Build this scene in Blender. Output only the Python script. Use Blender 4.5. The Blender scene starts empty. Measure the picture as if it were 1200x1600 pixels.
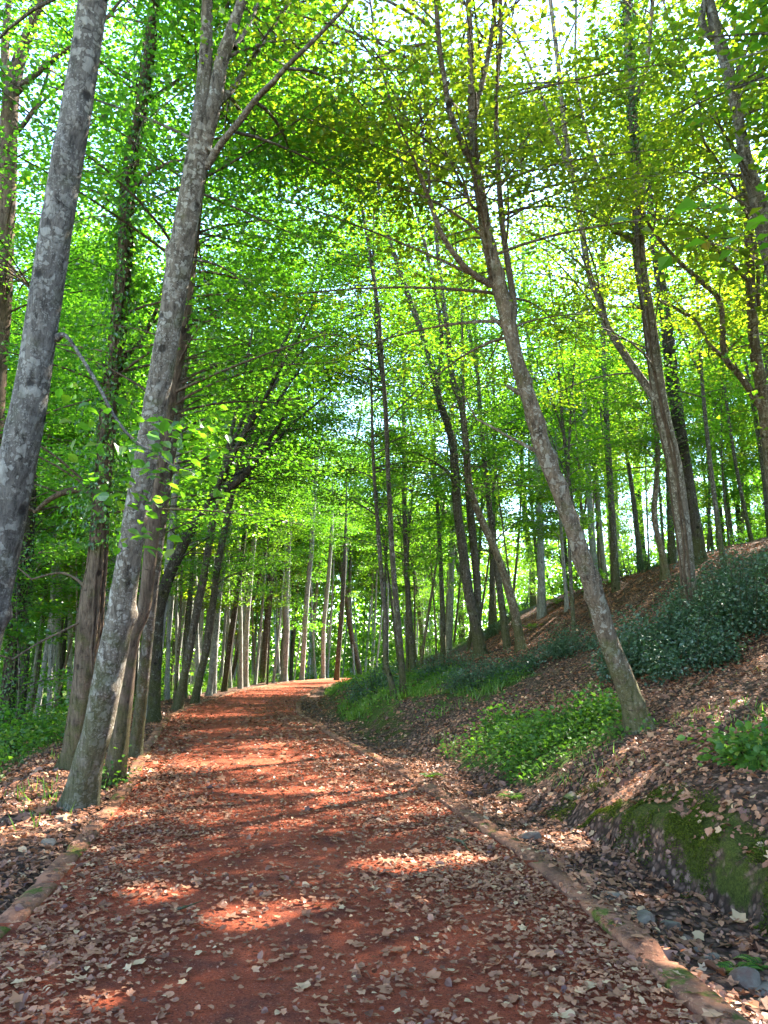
import bpy, math, random
import numpy as np
from mathutils import Vector

R = math.radians
random.seed(7)
rng = np.random.default_rng(11)
scene = bpy.context.scene
COL = scene.collection

# ------------------------------------------------------------------ camera, sky, sun, exposure
FPX = 1164.0                       # focal length in pixels of the 1200x1600 photograph
PITCH = R(11.2)
CAM = np.array((0.0, 0.0, 1.6))
cam_data = bpy.data.cameras.new("camera")
cam_data.sensor_fit = 'VERTICAL'
cam_data.sensor_height = 32.0
cam_data.lens = 32.0 * FPX / 1600.0
cam_data.clip_end = 1500
cam = bpy.data.objects.new("camera", cam_data)
COL.objects.link(cam)
cam.location = CAM
cam.rotation_euler = (R(90) + PITCH, 0, 0)
scene.camera = cam

SUN_EL, SUN_AZ = R(47), R(47)      # azimuth measured from +Y (view direction) to the right
SUN = np.array((math.sin(SUN_AZ) * math.cos(SUN_EL), math.cos(SUN_AZ) * math.cos(SUN_EL), math.sin(SUN_EL)))
world = bpy.data.worlds.new("World")
scene.world = world
world.use_nodes = True
wn = world.node_tree
bg = wn.nodes["Background"]
sky = wn.nodes.new("ShaderNodeTexSky")
sky.sky_type = 'NISHITA'
sky.sun_disc = False
sky.sun_elevation = SUN_EL
sky.sun_rotation = SUN_AZ
sky.dust_density = .1
sky.ozone_density = 3.0
wn.links.new(sky.outputs[0], bg.inputs[0])
bg.inputs[1].default_value = 0.14
sd = bpy.data.lights.new("sun", 'SUN')
sd.energy = 5.0
sd.angle = R(0.5)
sd.color = (1.0, 0.93, 0.82)
sun = bpy.data.objects.new("sun", sd)
COL.objects.link(sun)
sun.rotation_euler = Vector(-SUN).to_track_quat('-Z', 'Y').to_euler()
sun.location = tuple(SUN * 60)

scene.view_settings.view_transform = 'Standard'
scene.view_settings.look = 'None'
scene.view_settings.exposure = 3.4
scene.view_settings.gamma = 1.0
cy = scene.cycles
cy.max_bounces = 9
cy.diffuse_bounces = 5
cy.glossy_bounces = 2
cy.transmission_bounces = 6
cy.transparent_max_bounces = 4
cy.caustics_reflective = False
cy.caustics_refractive = False
cy.sample_clamp_indirect = 6

# ------------------------------------------------------------------ numeric helpers
F_ = np.array((0, math.cos(PITCH), math.sin(PITCH)))
U_ = np.array((0, -math.sin(PITCH), math.cos(PITCH)))
R_ = np.array((1.0, 0, 0))


def ray(u, v):
    return R_ * ((u - 600) / FPX) + U_ * ((800 - v) / FPX) + F_


def at(u, v, d):
    return CAM + ray(u, v) * d


def hash01(i, j, k):
    h = np.sin(i * 127.1 + j * 311.7 + k * 74.7) * 43758.5453
    return h - np.floor(h)


def noise2(x, y, seed=0.0):
    x = np.asarray(x, float); y = np.asarray(y, float)
    xi = np.floor(x); yi = np.floor(y)
    fx = x - xi; fy = y - yi
    fx = fx * fx * (3 - 2 * fx); fy = fy * fy * (3 - 2 * fy)
    a = hash01(xi, yi, seed); b = hash01(xi + 1, yi, seed)
    c = hash01(xi, yi + 1, seed); d = hash01(xi + 1, yi + 1, seed)
    return a + (b - a) * fx + (c - a) * fy + (a - b - c + d) * fx * fy


def fbm(x, y, seed=0.0, n=3):
    v = 0; a = .5
    for i in range(n):
        v = v + a * noise2(np.asarray(x) * 2 ** i, np.asarray(y) * 2 ** i, seed + i * 3.1)
        a *= .5
    return v / (1 - .5 ** n)


def sstep(a, b, x):
    t = np.clip((np.asarray(x, float) - a) / (b - a), 0, 1)
    return t * t * (3 - 2 * t)


def catmull(P, per=6):
    P = np.asarray(P, float)
    n = len(P)
    Q = np.vstack([2 * P[0] - P[1], P, 2 * P[-1] - P[-2]])
    out = []
    for i in range(n - 1):
        p0, p1, p2, p3 = Q[i:i + 4]
        for t in np.linspace(0, 1, per, endpoint=False):
            out.append(.5 * (2 * p1 + (p2 - p0) * t + (2 * p0 - 5 * p1 + 4 * p2 - p3) * t * t + (3 * p1 - p0 - 3 * p2 + p3) * t ** 3))
    out.append(P[-1])
    return np.array(out)


# ------------------------------------------------------------------ path centre line and ground height
CL = catmull([(0.35, -14), (0.1, -6), (-0.1, 0), (-0.46, 5), (-0.98, 8), (-1.50, 10.6), (-3.05, 16.8), (-4.6, 24.5), (-5.35, 34),
              (-5.55, 46), (-4.6, 57), (-1.5, 66), (4.5, 72), (14, 76), (30, 79), (60, 82), (110, 84)], 24)
_seg = np.diff(CL, axis=0)
_tan = np.vstack([_seg, _seg[-1:]])
_tan = _tan / np.linalg.norm(_tan, axis=1)[:, None]
_S = np.concatenate([[0], np.cumsum(np.linalg.norm(_seg, axis=1))])


def lateral(x, y):
    """signed distance t from the path centre line (right is positive) and index along it"""
    x = np.atleast_1d(np.asarray(x, float)).ravel(); y = np.atleast_1d(np.asarray(y, float)).ravel()
    T = np.empty(len(x)); I = np.empty(len(x), int)
    for a in range(0, len(x), 12000):
        sl = slice(a, a + 12000)
        dx = x[sl, None] - CL[None, :, 0]; dy = y[sl, None] - CL[None, :, 1]
        i = np.argmin(dx * dx + dy * dy, axis=1)
        ar = np.arange(len(i))
        T[sl] = dx[ar, i] * _tan[i, 1] - dy[ar, i] * _tan[i, 0]
        far = np.hypot(dx[ar, i], dy[ar, i])
        T[sl] = np.where(T[sl] >= 0, 1, -1) * np.maximum(np.abs(T[sl]), far * .98)
        I[sl] = i
    return T, I


TR = [1.7, 1.9, 2.02, 2.5, 3.0, 3.5, 4.0, 4.8, 6.0, 7.6, 9.4, 14.5, 20, 30, 60, 120]
ZR = [-.12, -.12, -.08, -.17, -.17, .06, .3, .62, 1.02, 1.45, 2.1, 4.75, 6.3, 7.4, 8.6, 10]
TL = [1.7, 1.9, 2.02, 3.2, 4.0, 5.5, 8, 14, 30, 120]
ZL = [-.12, -.12, .0, -.03, -.22, -.62, -1.1, -1.5, -1.8, -1.8]


def H(x, y, full=False):
    x = np.atleast_1d(np.asarray(x, float)).ravel(); y = np.atleast_1d(np.asarray(y, float)).ravel()
    t, i = lateral(x, y)
    a = np.abs(t)
    zr = (np.interp(a, TR, ZR) + np.interp(a + .35, TR, ZR) * 1 + np.interp(np.maximum(a - .35, 1.7), TR, ZR)) / 3
    zr = np.where(a < 3.4, np.interp(a, TR, ZR), zr)
    zl = np.interp(a, TL, ZL)
    wall = sstep(9.6, 6.8, y) * sstep(-2, 1, y)
    wob = (fbm(y * .9, x * 0 + 2.2, 5) - .5) * .5
    step = sstep(3.0 + wob * .7, 3.17 + wob * .7, a) * (1 - sstep(3.4, 7.0, a))
    zr = zr + wall * step * .29
    z = np.where(t > 0, zr, zl)
    out = sstep(2.1, 4.5, a)
    z = z + out * (fbm(x * .35, y * .35, 1) - .5) * np.where(t > 0, .42, .5) + sstep(2.0, 2.6, a) * (fbm(x * 1.7, y * 1.7, 2) - .5) * .14
    z = z + sstep(2.05, 2.3, a) * (fbm(x * 6, y * 6, 3, 2) - .5) * .05
    band = np.where(t > 0, wall * sstep(2.7, 3.0, a) * (1 - sstep(3.3, 3.9, a)), 0)
    z = z + band * ((fbm(x * 4.5, y * 4.5, 71) - .5) * .22 + (fbm(x * 11, y * 11, 72, 2) - .5) * .07)
    # the old bank rises a little where the green turf meets the bend
    z = z + np.where(t > 0, .45 * np.exp(-((a - 3.6) / 1.0) ** 2) * sstep(15.5, 19, y) * sstep(44, 30, y), 0)
    return (z, t, i) if full else z


def h1(x, y):
    return float(H(x, y)[0])


_D = np.concatenate([np.arange(2.5, 20, .05), np.arange(20, 60, .15), np.arange(60, 160, .5)])


def ground_depth(u, v, default=60.0):
    r = ray(u, v)
    P = CAM[None] + r[None] * _D[:, None]
    h = np.maximum(H(P[:, 0], P[:, 1]), -.02 * (np.abs(lateral(P[:, 0], P[:, 1])[0]) < 2))
    hit = np.nonzero(P[:, 2] <= h)[0]
    return float(_D[hit[0]]) if len(hit) else default


def ground_at(u, v):
    p = at(u, v, ground_depth(u, v))
    p[2] = h1(p[0], p[1])
    return p


# ------------------------------------------------------------------ materials
class NT:
    def __init__(s, name):
        m = bpy.data.materials.new(name); m.use_nodes = True
        s.m = m; s.t = m.node_tree; s.t.nodes.clear()
        s.out = s.n('ShaderNodeOutputMaterial')

    def n(s, kind, **kw):
        nd = s.t.nodes.new(kind)
        for k, v in kw.items():
            if k.startswith('i_'):
                nd.inputs[k[2:].replace('_', ' ')].default_value = v
            else:
                setattr(nd, k, v)
        return nd

    def l(s, a, b):
        s.t.links.new(a, b)

    def noise(s, vec, scale, detail=4, rough=.6):
        nd = s.n('ShaderNodeTexNoise'); nd.inputs['Scale'].default_value = scale
        nd.inputs['Detail'].default_value = detail; nd.inputs['Roughness'].default_value = rough
        s.l(vec, nd.inputs['Vector'])
        return nd.outputs['Fac']

    def ramp(s, fac, stops):
        nd = s.n('ShaderNodeValToRGB'); e = nd.color_ramp.elements
        while len(e) > 1: e.remove(e[-1])
        e[0].position = stops[0][0]; e[0].color = (*stops[0][1], 1) if len(stops[0][1]) == 3 else stops[0][1]
        for p, c in stops[1:]:
            x = e.new(p); x.color = (*c, 1)
        s.l(fac, nd.inputs[0])
        return nd.outputs[0]

    def mix(s, fac, a, b):
        nd = s.n('ShaderNodeMix', data_type='RGBA')
        for v, i in ((fac, 0), (a, 6), (b, 7)):
            if isinstance(v, (int, float)): nd.inputs[i].default_value = v
            elif isinstance(v, tuple): nd.inputs[i].default_value = (*v, 1)
            else: s.l(v, nd.inputs[i])
        return nd.outputs[2]

    def math(s, op, a, b=0.0, clamp=False):
        nd = s.n('ShaderNodeMath', operation=op, use_clamp=clamp)
        for i, v in enumerate((a, b)):
            if isinstance(v, (int, float)): nd.inputs[i].default_value = v
            else: s.l(v, nd.inputs[i])
        return nd.outputs[0]

    def smooth(s, v, a, b):
        nd = s.n('ShaderNodeMapRange', interpolation_type='SMOOTHSTEP')
        s.l(v, nd.inputs[0]); nd.inputs[1].default_value = a; nd.inputs[2].default_value = b
        return nd.outputs[0]

    def pos(s, scale=(1, 1, 1)):
        g = s.n('ShaderNodeNewGeometry')
        mp = s.n('ShaderNodeMapping'); mp.inputs['Scale'].default_value = scale
        s.l(g.outputs['Position'], mp.inputs['Vector'])
        return mp.outputs[0]

    def objc(s, scale=(1, 1, 1)):
        g = s.n('ShaderNodeTexCoord')
        mp = s.n('ShaderNodeMapping'); mp.inputs['Scale'].default_value = scale
        s.l(g.outputs['Object'], mp.inputs['Vector'])
        return mp.outputs[0]

    def attr(s, name):
        nd = s.n('ShaderNodeAttribute'); nd.attribute_name = name
        return nd.outputs['Fac']

    def finish(s, color, rough=.9, height=None, bump=.5, dist=.02, spec=.2):
        b = s.n('ShaderNodeBsdfPrincipled')
        b.inputs['Roughness'].default_value = rough
        b.inputs['Specular IOR Level'].default_value = spec
        if isinstance(color, tuple): b.inputs['Base Color'].default_value = (*color, 1)
        else: s.l(color, b.inputs['Base Color'])
        if height is not None:
            bp = s.n('ShaderNodeBump'); bp.inputs['Strength'].default_value = bump; bp.inputs['Distance'].default_value = dist
            s.l(height, bp.inputs['Height']); s.l(bp.outputs[0], b.inputs['Normal'])
        s.l(b.outputs[0], s.out.inputs[0])
        return s.m


def leaf_material(name, dark, light, trans, gloss=.05, tw=.58, dry=None):
    """reflecting and translucent leaf, each leaf with its own tint"""
    s = NT(name)
    t = s.attr('tint')
    stops = [(0, dark), (.75, light)]
    if dry: stops.append((1.0, dry))
    c = s.ramp(t, stops)
    tc = s.mix(.5, c, trans)
    d = s.n('ShaderNodeBsdfDiffuse'); s.l(c, d.inputs[0])
    tr = s.n('ShaderNodeBsdfTranslucent')
    vv = s.n('ShaderNodeMix', data_type='RGBA', blend_type='MULTIPLY'); vv.inputs[0].default_value = 1
    s.l(s.ramp(t, [(0, (.42, .55, .6)), (.5, (.95, .92, .8)), (1, (1.5, 1.2, 1.0))]), vv.inputs[6])
    vv.inputs[7].default_value = (*trans, 1)
    s.l(vv.outputs[2], tr.inputs[0])
    mx = s.n('ShaderNodeMixShader'); mx.inputs[0].default_value = tw
    s.l(d.outputs[0], mx.inputs[1]); s.l(tr.outputs[0], mx.inputs[2])
    g = s.n('ShaderNodeBsdfGlossy'); g.inputs[1].default_value = .42
    m2 = s.n('ShaderNodeMixShader'); m2.inputs[0].default_value = gloss
    s.l(mx.outputs[0], m2.inputs[1]); s.l(g.outputs[0], m2.inputs[2])
    s.l(m2.outputs[0], s.out.inputs[0])
    return s.m


def bark_material(name, lo, hi, lichen, lichen_amt, moss_amt, moss_h=1.6):
    s = NT(name)
    v = s.objc((1, 1, .16)); p = s.objc()
    n1 = s.noise(v, 20, 8, .78)
    n2 = s.noise(p, 2.2, 3)
    col = s.ramp(n1, [(.36, tuple(x * .6 for x in lo)), (.5, tuple((a + b) * .5 for a, b in zip(lo, hi))), (.64, hi)])
    col = s.mix(s.smooth(n2, .35, .75), col, s.mix(.5, col, tuple(x * .45 for x in hi)))
    sc = s.n('ShaderNodeTexNoise'); sc.inputs['Scale'].default_value = 14; sc.inputs['Detail'].default_value = 4; s.l(p, sc.inputs['Vector'])
    ml = s.n('ShaderNodeVectorMath', operation='SCALE'); ml.inputs['Scale'].default_value = .13
    s.l(sc.outputs['Color'], ml.inputs[0])
    wp = s.n('ShaderNodeVectorMath', operation='ADD'); s.l(p, wp.inputs[0]); s.l(ml.outputs[0], wp.inputs[1])
    patch = None
    for k, (sca, amt, strength) in enumerate(((11, .55, .75), (21, .75, .8), (46, .8, .55))):
        vo = s.n('ShaderNodeTexVoronoi'); vo.inputs['Scale'].default_value = sca; s.l(wp.outputs[0], vo.inputs['Vector'])
        sep = s.n('ShaderNodeSeparateColor'); s.l(vo.outputs['Color'], sep.inputs[0])
        q = s.smooth(sep.outputs[0], 1 - lichen_amt * amt, 1.15 - lichen_amt * amt)
        q = s.math('MULTIPLY', q, s.smooth(vo.outputs['Distance'], .56, .46))
        q = s.math('MULTIPLY', q, s.smooth(s.noise(p, 1.6 + k, 3), .36, .56))
        q = s.math('MULTIPLY', q, strength)
        patch = q if patch is None else s.math('MAXIMUM', patch, q)
    patch = s.math('MULTIPLY', patch, s.math('ADD', s.math('MULTIPLY', s.smooth(n1, .3, .55), .6), .4))
    col = s.mix(patch, col, s.mix(s.noise(p, 30, 3), lichen, tuple(x * .5 for x in lichen)))
    sx = s.n('ShaderNodeSeparateXYZ'); s.l(p, sx.inputs[0])
    low = s.smooth(sx.outputs[2], moss_h, -.1)
    ms = s.math('MULTIPLY', s.smooth(s.math('ADD', s.noise(p, 3.5, 4), s.math('MULTIPLY', low, .28)), .52, .72), moss_amt)
    col = s.mix(ms, col, s.ramp(s.noise(p, 60, 2), [(.3, (.025, .035, .006)), (.7, (.10, .105, .02))]))
    v2 = s.n('ShaderNodeTexVoronoi'); v2.inputs['Scale'].default_value = 3.2; s.l(s.objc((1, 1, .8)), v2.inputs['Vector'])
    scar = s.smooth(s.math('ADD', v2.outputs['Distance'], s.math('MULTIPLY', s.noise(p, 18, 4), .14)), .24, .15)
    col = s.mix(s.math('MULTIPLY', scar, .85), col, tuple(x * .5 for x in lo))
    crack = s.smooth(s.noise(s.objc((1, 1, 5)), 7, 5, .75), .60, .68)
    col = s.mix(s.math('MULTIPLY', crack, .6), col, tuple(x * .7 for x in lo))
    h = s.math('SUBTRACT', s.math('ADD', n1, s.math('MULTIPLY', patch, .12)), s.math('ADD', s.math('MULTIPLY', crack, .25), s.math('MULTIPLY', scar, .3)))
    return s.finish(col, .92, h, 1.0, .06, .12)


M = {}
M['leaf_green'] = leaf_material('leaf_green', (.022, .060, .010), (.075, .150, .018), (.16, .43, .014), dry=(.24, .22, .02))
M['leaf_lime'] = leaf_material('leaf_lime', (.035, .085, .012), (.10, .18, .018), (.20, .45, .014), dry=(.27, .22, .02))
M['leaf_gold'] = leaf_material('leaf_gold', (.05, .085, .010), (.14, .16, .015), (.27, .42, .014), dry=(.32, .21, .02))
M['leaf_holly'] = leaf_material('leaf_holly', (.016, .042, .018), (.065, .115, .055), (.07, .17, .04), gloss=.06, tw=.3)
M['leaf_low'] = leaf_material('leaf_low', (.028, .075, .014), (.095, .17, .022), (.14, .33, .018), gloss=.02, tw=.4, dry=(.2, .2, .03))
M['grass'] = leaf_material('grass', (.045, .10, .012), (.12, .20, .02), (.2, .40, .02), gloss=.04, tw=.4, dry=(.25, .22, .06))
M['moss'] = leaf_material('moss', (.025, .04, .006), (.085, .095, .014), (.08, .10, .01), gloss=.0, tw=.25)
M['dry_leaf'] = leaf_material('dry_leaf', (.085, .032, .020), (.34, .150, .076), (.28, .11, .05), gloss=.03, tw=.12, dry=(.40, .25, .13))
M['bark_grey'] = bark_material('bark_grey', (.05, .038, .028), (.27, .215, .16), (.60, .54, .44), .55, .55, 2.2)
M['bark_left'] = bark_material('bark_left', (.055, .045, .038), (.215, .185, .155), (.50, .46, .39), .62, .25, 1.0)
M['bark_brown'] = bark_material('bark_brown', (.04, .026, .018), (.20, .14, .095), (.35, .30, .22), .10, .5, 1.6)
M['bark_ridge'] = bark_material('bark_ridge', (.04, .027, .018), (.26, .19, .125), (.50, .46, .36), .45, .6, 1.8)
M['bark_dark'] = bark_material('bark_dark', (.018, .015, .012), (.085, .068, .05), (.25, .24, .2), .25, .5, 2.0)
M['bark_mid'] = bark_material('bark_mid', (.03, .024, .018), (.15, .12, .09), (.36, .34, .29), .35, .55, 2.5)
M['bark_pale'] = bark_material('bark_pale', (.12, .112, .10), (.42, .40, .36), (.62, .6, .55), .5, .3, 2.2)


def path_material():
    s = NT('red_path'); p = s.pos()
    c = s.ramp(s.noise(p, 1.1, 4), [(.3, (.28, .056, .022)), (.7, (.48, .108, .046))])
    c = s.mix(s.smooth(s.noise(p, 2.6, 5, .7), .45, .7), c, (.15, .045, .026))
    c = s.mix(s.smooth(s.noise(p, 70, 5, .85), .44, .66), c, (.09, .025, .014))
    c = s.mix(s.smooth(s.noise(p, 95, 2), .62, .72), c, (.42, .19, .12))
    h = s.math('ADD', s.noise(p, 60, 6, .85), s.math('MULTIPLY', s.noise(p, 6, 3), 1.6))
    return s.finish(c, .95, h, 1.0, .03, .1)


def ground_material():
    s = NT('forest_floor'); p = s.pos()
    vo = s.n('ShaderNodeTexVoronoi'); vo.inputs['Scale'].default_value = 19; s.l(p, vo.inputs['Vector'])
    sep = s.n('ShaderNodeSeparateColor'); s.l(vo.outputs['Color'], sep.inputs[0])
    c = s.ramp(sep.outputs[0], [(0, (.05, .024, .016)), (.5, (.15, .078, .05)), (1, (.29, .165, .115))])
    c = s.mix(s.smooth(vo.outputs['Distance'], .3, .75), c, (.035, .02, .013))
    c = s.mix(s.math('MULTIPLY', s.noise(p, 1.7, 4), .55), c, (.055, .03, .018))
    gcol = s.ramp(s.noise(p, 30, 4, .7), [(.3, (.02, .038, .008)), (.72, (.085, .115, .02))])
    gm = s.math('ADD', s.attr('green'), s.math('MULTIPLY', s.math('SUBTRACT', s.noise(p, 3.2, 5, .7), .5), 1.3))
    c = s.mix(s.smooth(gm, .40, .62), c, gcol)
    mcol = s.ramp(s.noise(p, 70, 4, .7), [(.3, (.018, .024, .004)), (.75, (.085, .085, .014))])
    mm = s.math('ADD', s.attr('moss'), s.math('MULTIPLY', s.math('SUBTRACT', s.noise(p, 4, 4, .7), .5), .9))
    c = s.mix(s.smooth(mm, .42, .6), c, mcol)
    h = s.math('ADD', s.noise(p, 24, 5, .7), s.math('MULTIPLY', vo.outputs['Distance'], .8))
    return s.finish(c, .95, h, .9, .04, .1)


def kerb_material():
    s = NT('kerb_stone'); p = s.pos()
    c = s.ramp(s.noise(p, 2.2, 5), [(.3, (.12, .05, .028)), (.68, (.29, .125, .066))])
    c = s.mix(s.smooth(s.noise(p, 8, 6, .8), .45, .62), c, (.10, .045, .027))
    c = s.mix(s.smooth(s.noise(p, 60, 4, .7), .55, .7), c, (.27, .15, .09))
    c = s.mix(s.smooth(s.noise(p, 2.6, 5, .7), .55, .64), c, s.ramp(s.noise(p, 60, 3), [(.3, (.03, .034, .006)), (.7, (.11, .11, .018))]))
    return s.finish(c, .93, s.noise(p, 35, 5, .7), .6, .012, .12)


def stone_material():
    s = NT('grey_stone'); p = s.pos()
    c = s.ramp(s.noise(p, 7, 5), [(.3, (.07, .05, .034)), (.7, (.19, .145, .10))])
    c = s.mix(s.smooth(s.noise(p, 9, 5), .48, .62), c, (.10, .055, .036))
    c = s.mix(s.smooth(s.noise(p, 3.5, 4), .6, .68), c, (.06, .07, .015))
    return s.finish(c, .85, s.noise(p, 22, 5, .7), .6, .012, .25)


M['path'] = path_material(); M['ground'] = ground_material(); M['kerb'] = kerb_material(); M['stone'] = stone_material()


# ------------------------------------------------------------------ mesh builders
def make_mesh(name, V, faces, mats, mat_idx=None, smooth=None, tint=None, attrs=None):
    """faces: list of (n,k) int arrays, k = 3 or 4"""
    me = bpy.data.meshes.new(name)
    V = np.ascontiguousarray(V, np.float32)
    me.vertices.add(len(V)); me.vertices.foreach_set('co', V.ravel())
    loops = np.concatenate([f.ravel() for f in faces]).astype(np.int32)
    tot = np.concatenate([np.full(len(f), f.shape[1], np.int32) for f in faces])
    start = np.concatenate([[0], np.cumsum(tot)[:-1]]).astype(np.int32)
    me.loops.add(len(loops)); me.loops.foreach_set('vertex_index', loops)
    me.polygons.add(len(tot)); me.polygons.foreach_set('loop_start', start)
    if mat_idx is not None: me.polygons.foreach_set('material_index', np.ascontiguousarray(mat_idx, np.int32))
    me.polygons.foreach_set('use_smooth', np.full(len(tot), bool(smooth)))
    for m in mats: me.materials.append(m)
    A = dict(attrs or {})
    if tint is not None: A['tint'] = tint
    for k, a in A.items():
        at_ = me.attributes.new(k, 'FLOAT', 'POINT'); at_.data.foreach_set('value', np.ascontiguousarray(a, np.float32))
    me.update(calc_edges=True)
    return me


def link(name, me, parent=None, loc=(0, 0, 0)):
    o = bpy.data.objects.new(name, me)
    COL.objects.link(o)
    if parent is not None: o.parent = parent
    o.location = loc
    return o


def tag(o, label=None, cat=None, group=None, kind=None):
    if label: o['label'] = label
    if cat: o['category'] = cat
    if group: o['group'] = group
    if kind: o['kind'] = kind
    return o


def empty(name, loc, label, cat, group=None, rz=0.0):
    o = bpy.data.objects.new(name, None)
    o.empty_display_size = .3
    COL.objects.link(o); o.location = tuple(loc); o.rotation_euler = (0, 0, rz)
    return tag(o, label, cat, group)


class Tubes:
    def __init__(s): s.V = []; s.F = []; s.n = 0

    def add(s, P, rad, sides=8, rough=0.0, flare=0.0, burls=0):
        P = np.asarray(P, float); rad = np.asarray(rad, float); n = len(P)
        T = np.gradient(P, axis=0); T /= np.linalg.norm(T, axis=1)[:, None] + 1e-9
        ref = np.array((0.0, 1, 0)) if abs(T[:, 1]).mean() < .8 else np.array((1.0, 0, 0))
        A = np.cross(T, ref); A /= np.linalg.norm(A, axis=1)[:, None] + 1e-9
        B = np.cross(T, A)
        ang = np.linspace(0, 2 * math.pi, sides, endpoint=False)
        rr = np.repeat(rad[:, None], sides, 1)
        if rough:
            L = np.concatenate([[0], np.cumsum(np.linalg.norm(np.diff(P, axis=0), axis=1))])
            sd_ = rng.random() * 90
            w = fbm(np.cos(ang)[None] * 1.3 + sd_ + 0 * L[:, None], np.sin(ang)[None] * 1.3 + L[:, None] * 1.2, sd_, 3) - .5
            w2 = fbm(np.cos(ang)[None] * 3 + sd_ + 0 * L[:, None], np.sin(ang)[None] * 3 + L[:, None] * 5, sd_ + 7, 2) - .5
            rr = rr * (1 + rough * 1.6 * w + rough * .9 * w2)
            for _ in range(burls):
                l0, a0 = rng.uniform(.3, L[-1] * .8), rng.uniform(0, 6.28)
                da = np.abs((ang - a0 + math.pi) % (2 * math.pi) - math.pi)
                rr = rr * (1 + rng.uniform(.15, .42) * np.exp(-((L[:, None] - l0) / rng.uniform(.05, .12)) ** 2 - (da[None] / .55) ** 2))
            if flare:
                k = np.exp(-np.maximum(L - .22, 0) / .3)
                lob = .55 + .45 * np.cos(ang * 4 + sd_) + .3 * np.cos(ang * 7 + sd_ * 2)
                rr = rr * (1 + flare * k[:, None] * np.maximum(lob, .15)[None])
        V = P[:, None] + A[:, None] * (np.cos(ang)[None, :, None] * rr[..., None]) + B[:, None] * (np.sin(ang)[None, :, None] * rr[..., None])
        i = np.arange(n - 1)[:, None] * sides; j = np.arange(sides)[None]; j2 = (j + 1) % sides
        F = np.stack([i + j, i + j2, i + sides + j2, i + sides + j], -1).reshape(-1, 4) + s.n
        s.V.append(V.reshape(-1, 3)); s.F.append(F); s.n += n * sides

    def mesh(s, name, mat, origin=(0, 0, 0)):
        return make_mesh(name, np.vstack(s.V) - np.asarray(origin), [np.vstack(s.F)], [mat], smooth=True)


def unit(a):
    return a / (np.linalg.norm(a, axis=-1, keepdims=True) + 1e-9)


def leaf_geometry(C, D, N, size, tint, shape='rhomb'):
    """C centres, D leaf directions, N normals; returns V, faces, tint per vertex"""
    D = unit(D); S = unit(np.cross(D, N)); N = np.cross(S, D)
    L = size[:, None]
    if shape == 'rhomb':
        fold = .16
        st = [(-.5, 0, 0), (.02, -.36, fold), (.5, 0, 0), (.02, .36, fold)]
        fs = [(0, 2, 1), (0, 3, 2)]
    elif shape == 'pinna':
        st = [(-.5, 0, 0), (-.1, -.12, .02), (.5, 0, -.05), (-.1, .12, .02)]
        fs = [(0, 2, 1), (0, 3, 2)]
    elif shape == 'blade':
        st = [(0, -.035, 0), (0, .035, 0), (.55, -.028, .0), (.55, .028, 0), (1.0, 0, -.1)]
        fs = [(0, 1, 3), (0, 3, 2), (2, 3, 4)]
    elif shape == 'ovate':
        st = [(-.5, 0, .0), (-.2, -.34, .08), (-.2, 0, 0), (-.2, .34, .08), (.18, -.30, .05), (.18, 0, -.03), (.18, .30, .05), (.5, 0, -.12)]
        fs = [(0, 2, 1), (0, 3, 2), (1, 2, 5), (1, 5, 4), (2, 3, 6), (2, 6, 5), (4, 5, 7), (5, 6, 7)]
    else:                                     # palmate: five lobes
        st = [(-.05, 0, 0), (-.30, 0, .02)]
        for a, r, w in ((-128, .36, .08), (-95, .28, 0), (-62, .50, .10), (-30, .34, -.02), (0, .60, .05), (30, .34, -.02), (62, .50, .10), (95, .28, 0), (128, .36, .08)):
            st.append((r * math.cos(R(a)), r * math.sin(R(a)), w))
        fs = [(0, i, i + 1) for i in range(2, 10)] + [(0, 1, 2), (0, 10, 1)]
    st = np.array(st); k = len(st); n = len(C)
    curl = np.ones((n, 1, 1))
    if shape == 'palm':
        curl = rng.normal(.35, .55, (n, k, 1))
        warp = 1 + rng.normal(0, .17, (n, k, 1))
    else:
        warp = np.ones((n, 1, 1))
    V = C[:, None] + (D[:, None] * st[None, :, 0:1] + S[:, None] * st[None, :, 1:2]) * L[:, None] * warp + N[:, None] * st[None, :, 2:3] * L[:, None] * curl
    Fx = (np.array(fs)[None] + (np.arange(n) * k)[:, None, None]).reshape(-1, 3)
    return V.reshape(-1, 3), Fx, np.repeat(tint, k)


def leaves_mesh(name, packs, mat, origin=(0, 0, 0)):
    Vs, Fs, Ts, o = [], [], [], 0
    for V, Fx, T in packs:
        Vs.append(V); Fs.append(Fx + o); Ts.append(T); o += len(V)
    return make_mesh(name, np.vstack(Vs) - np.asarray(origin), [np.vstack(Fs)], [mat], tint=np.concatenate(Ts))


# openings in the canopy: where a beam of sun reaches the ground (ground point, half axes across and along)
BEAMS = []


def beam(u, v, du, dv, pr=1.0):
    p = ground_at(u, v); a = ground_at(u + du, v); b = ground_at(u, v + dv)
    BEAMS.append((p, max(abs(a[0] - p[0]), .12), max(abs(b[1] - p[1]), .12), pr))


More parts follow.
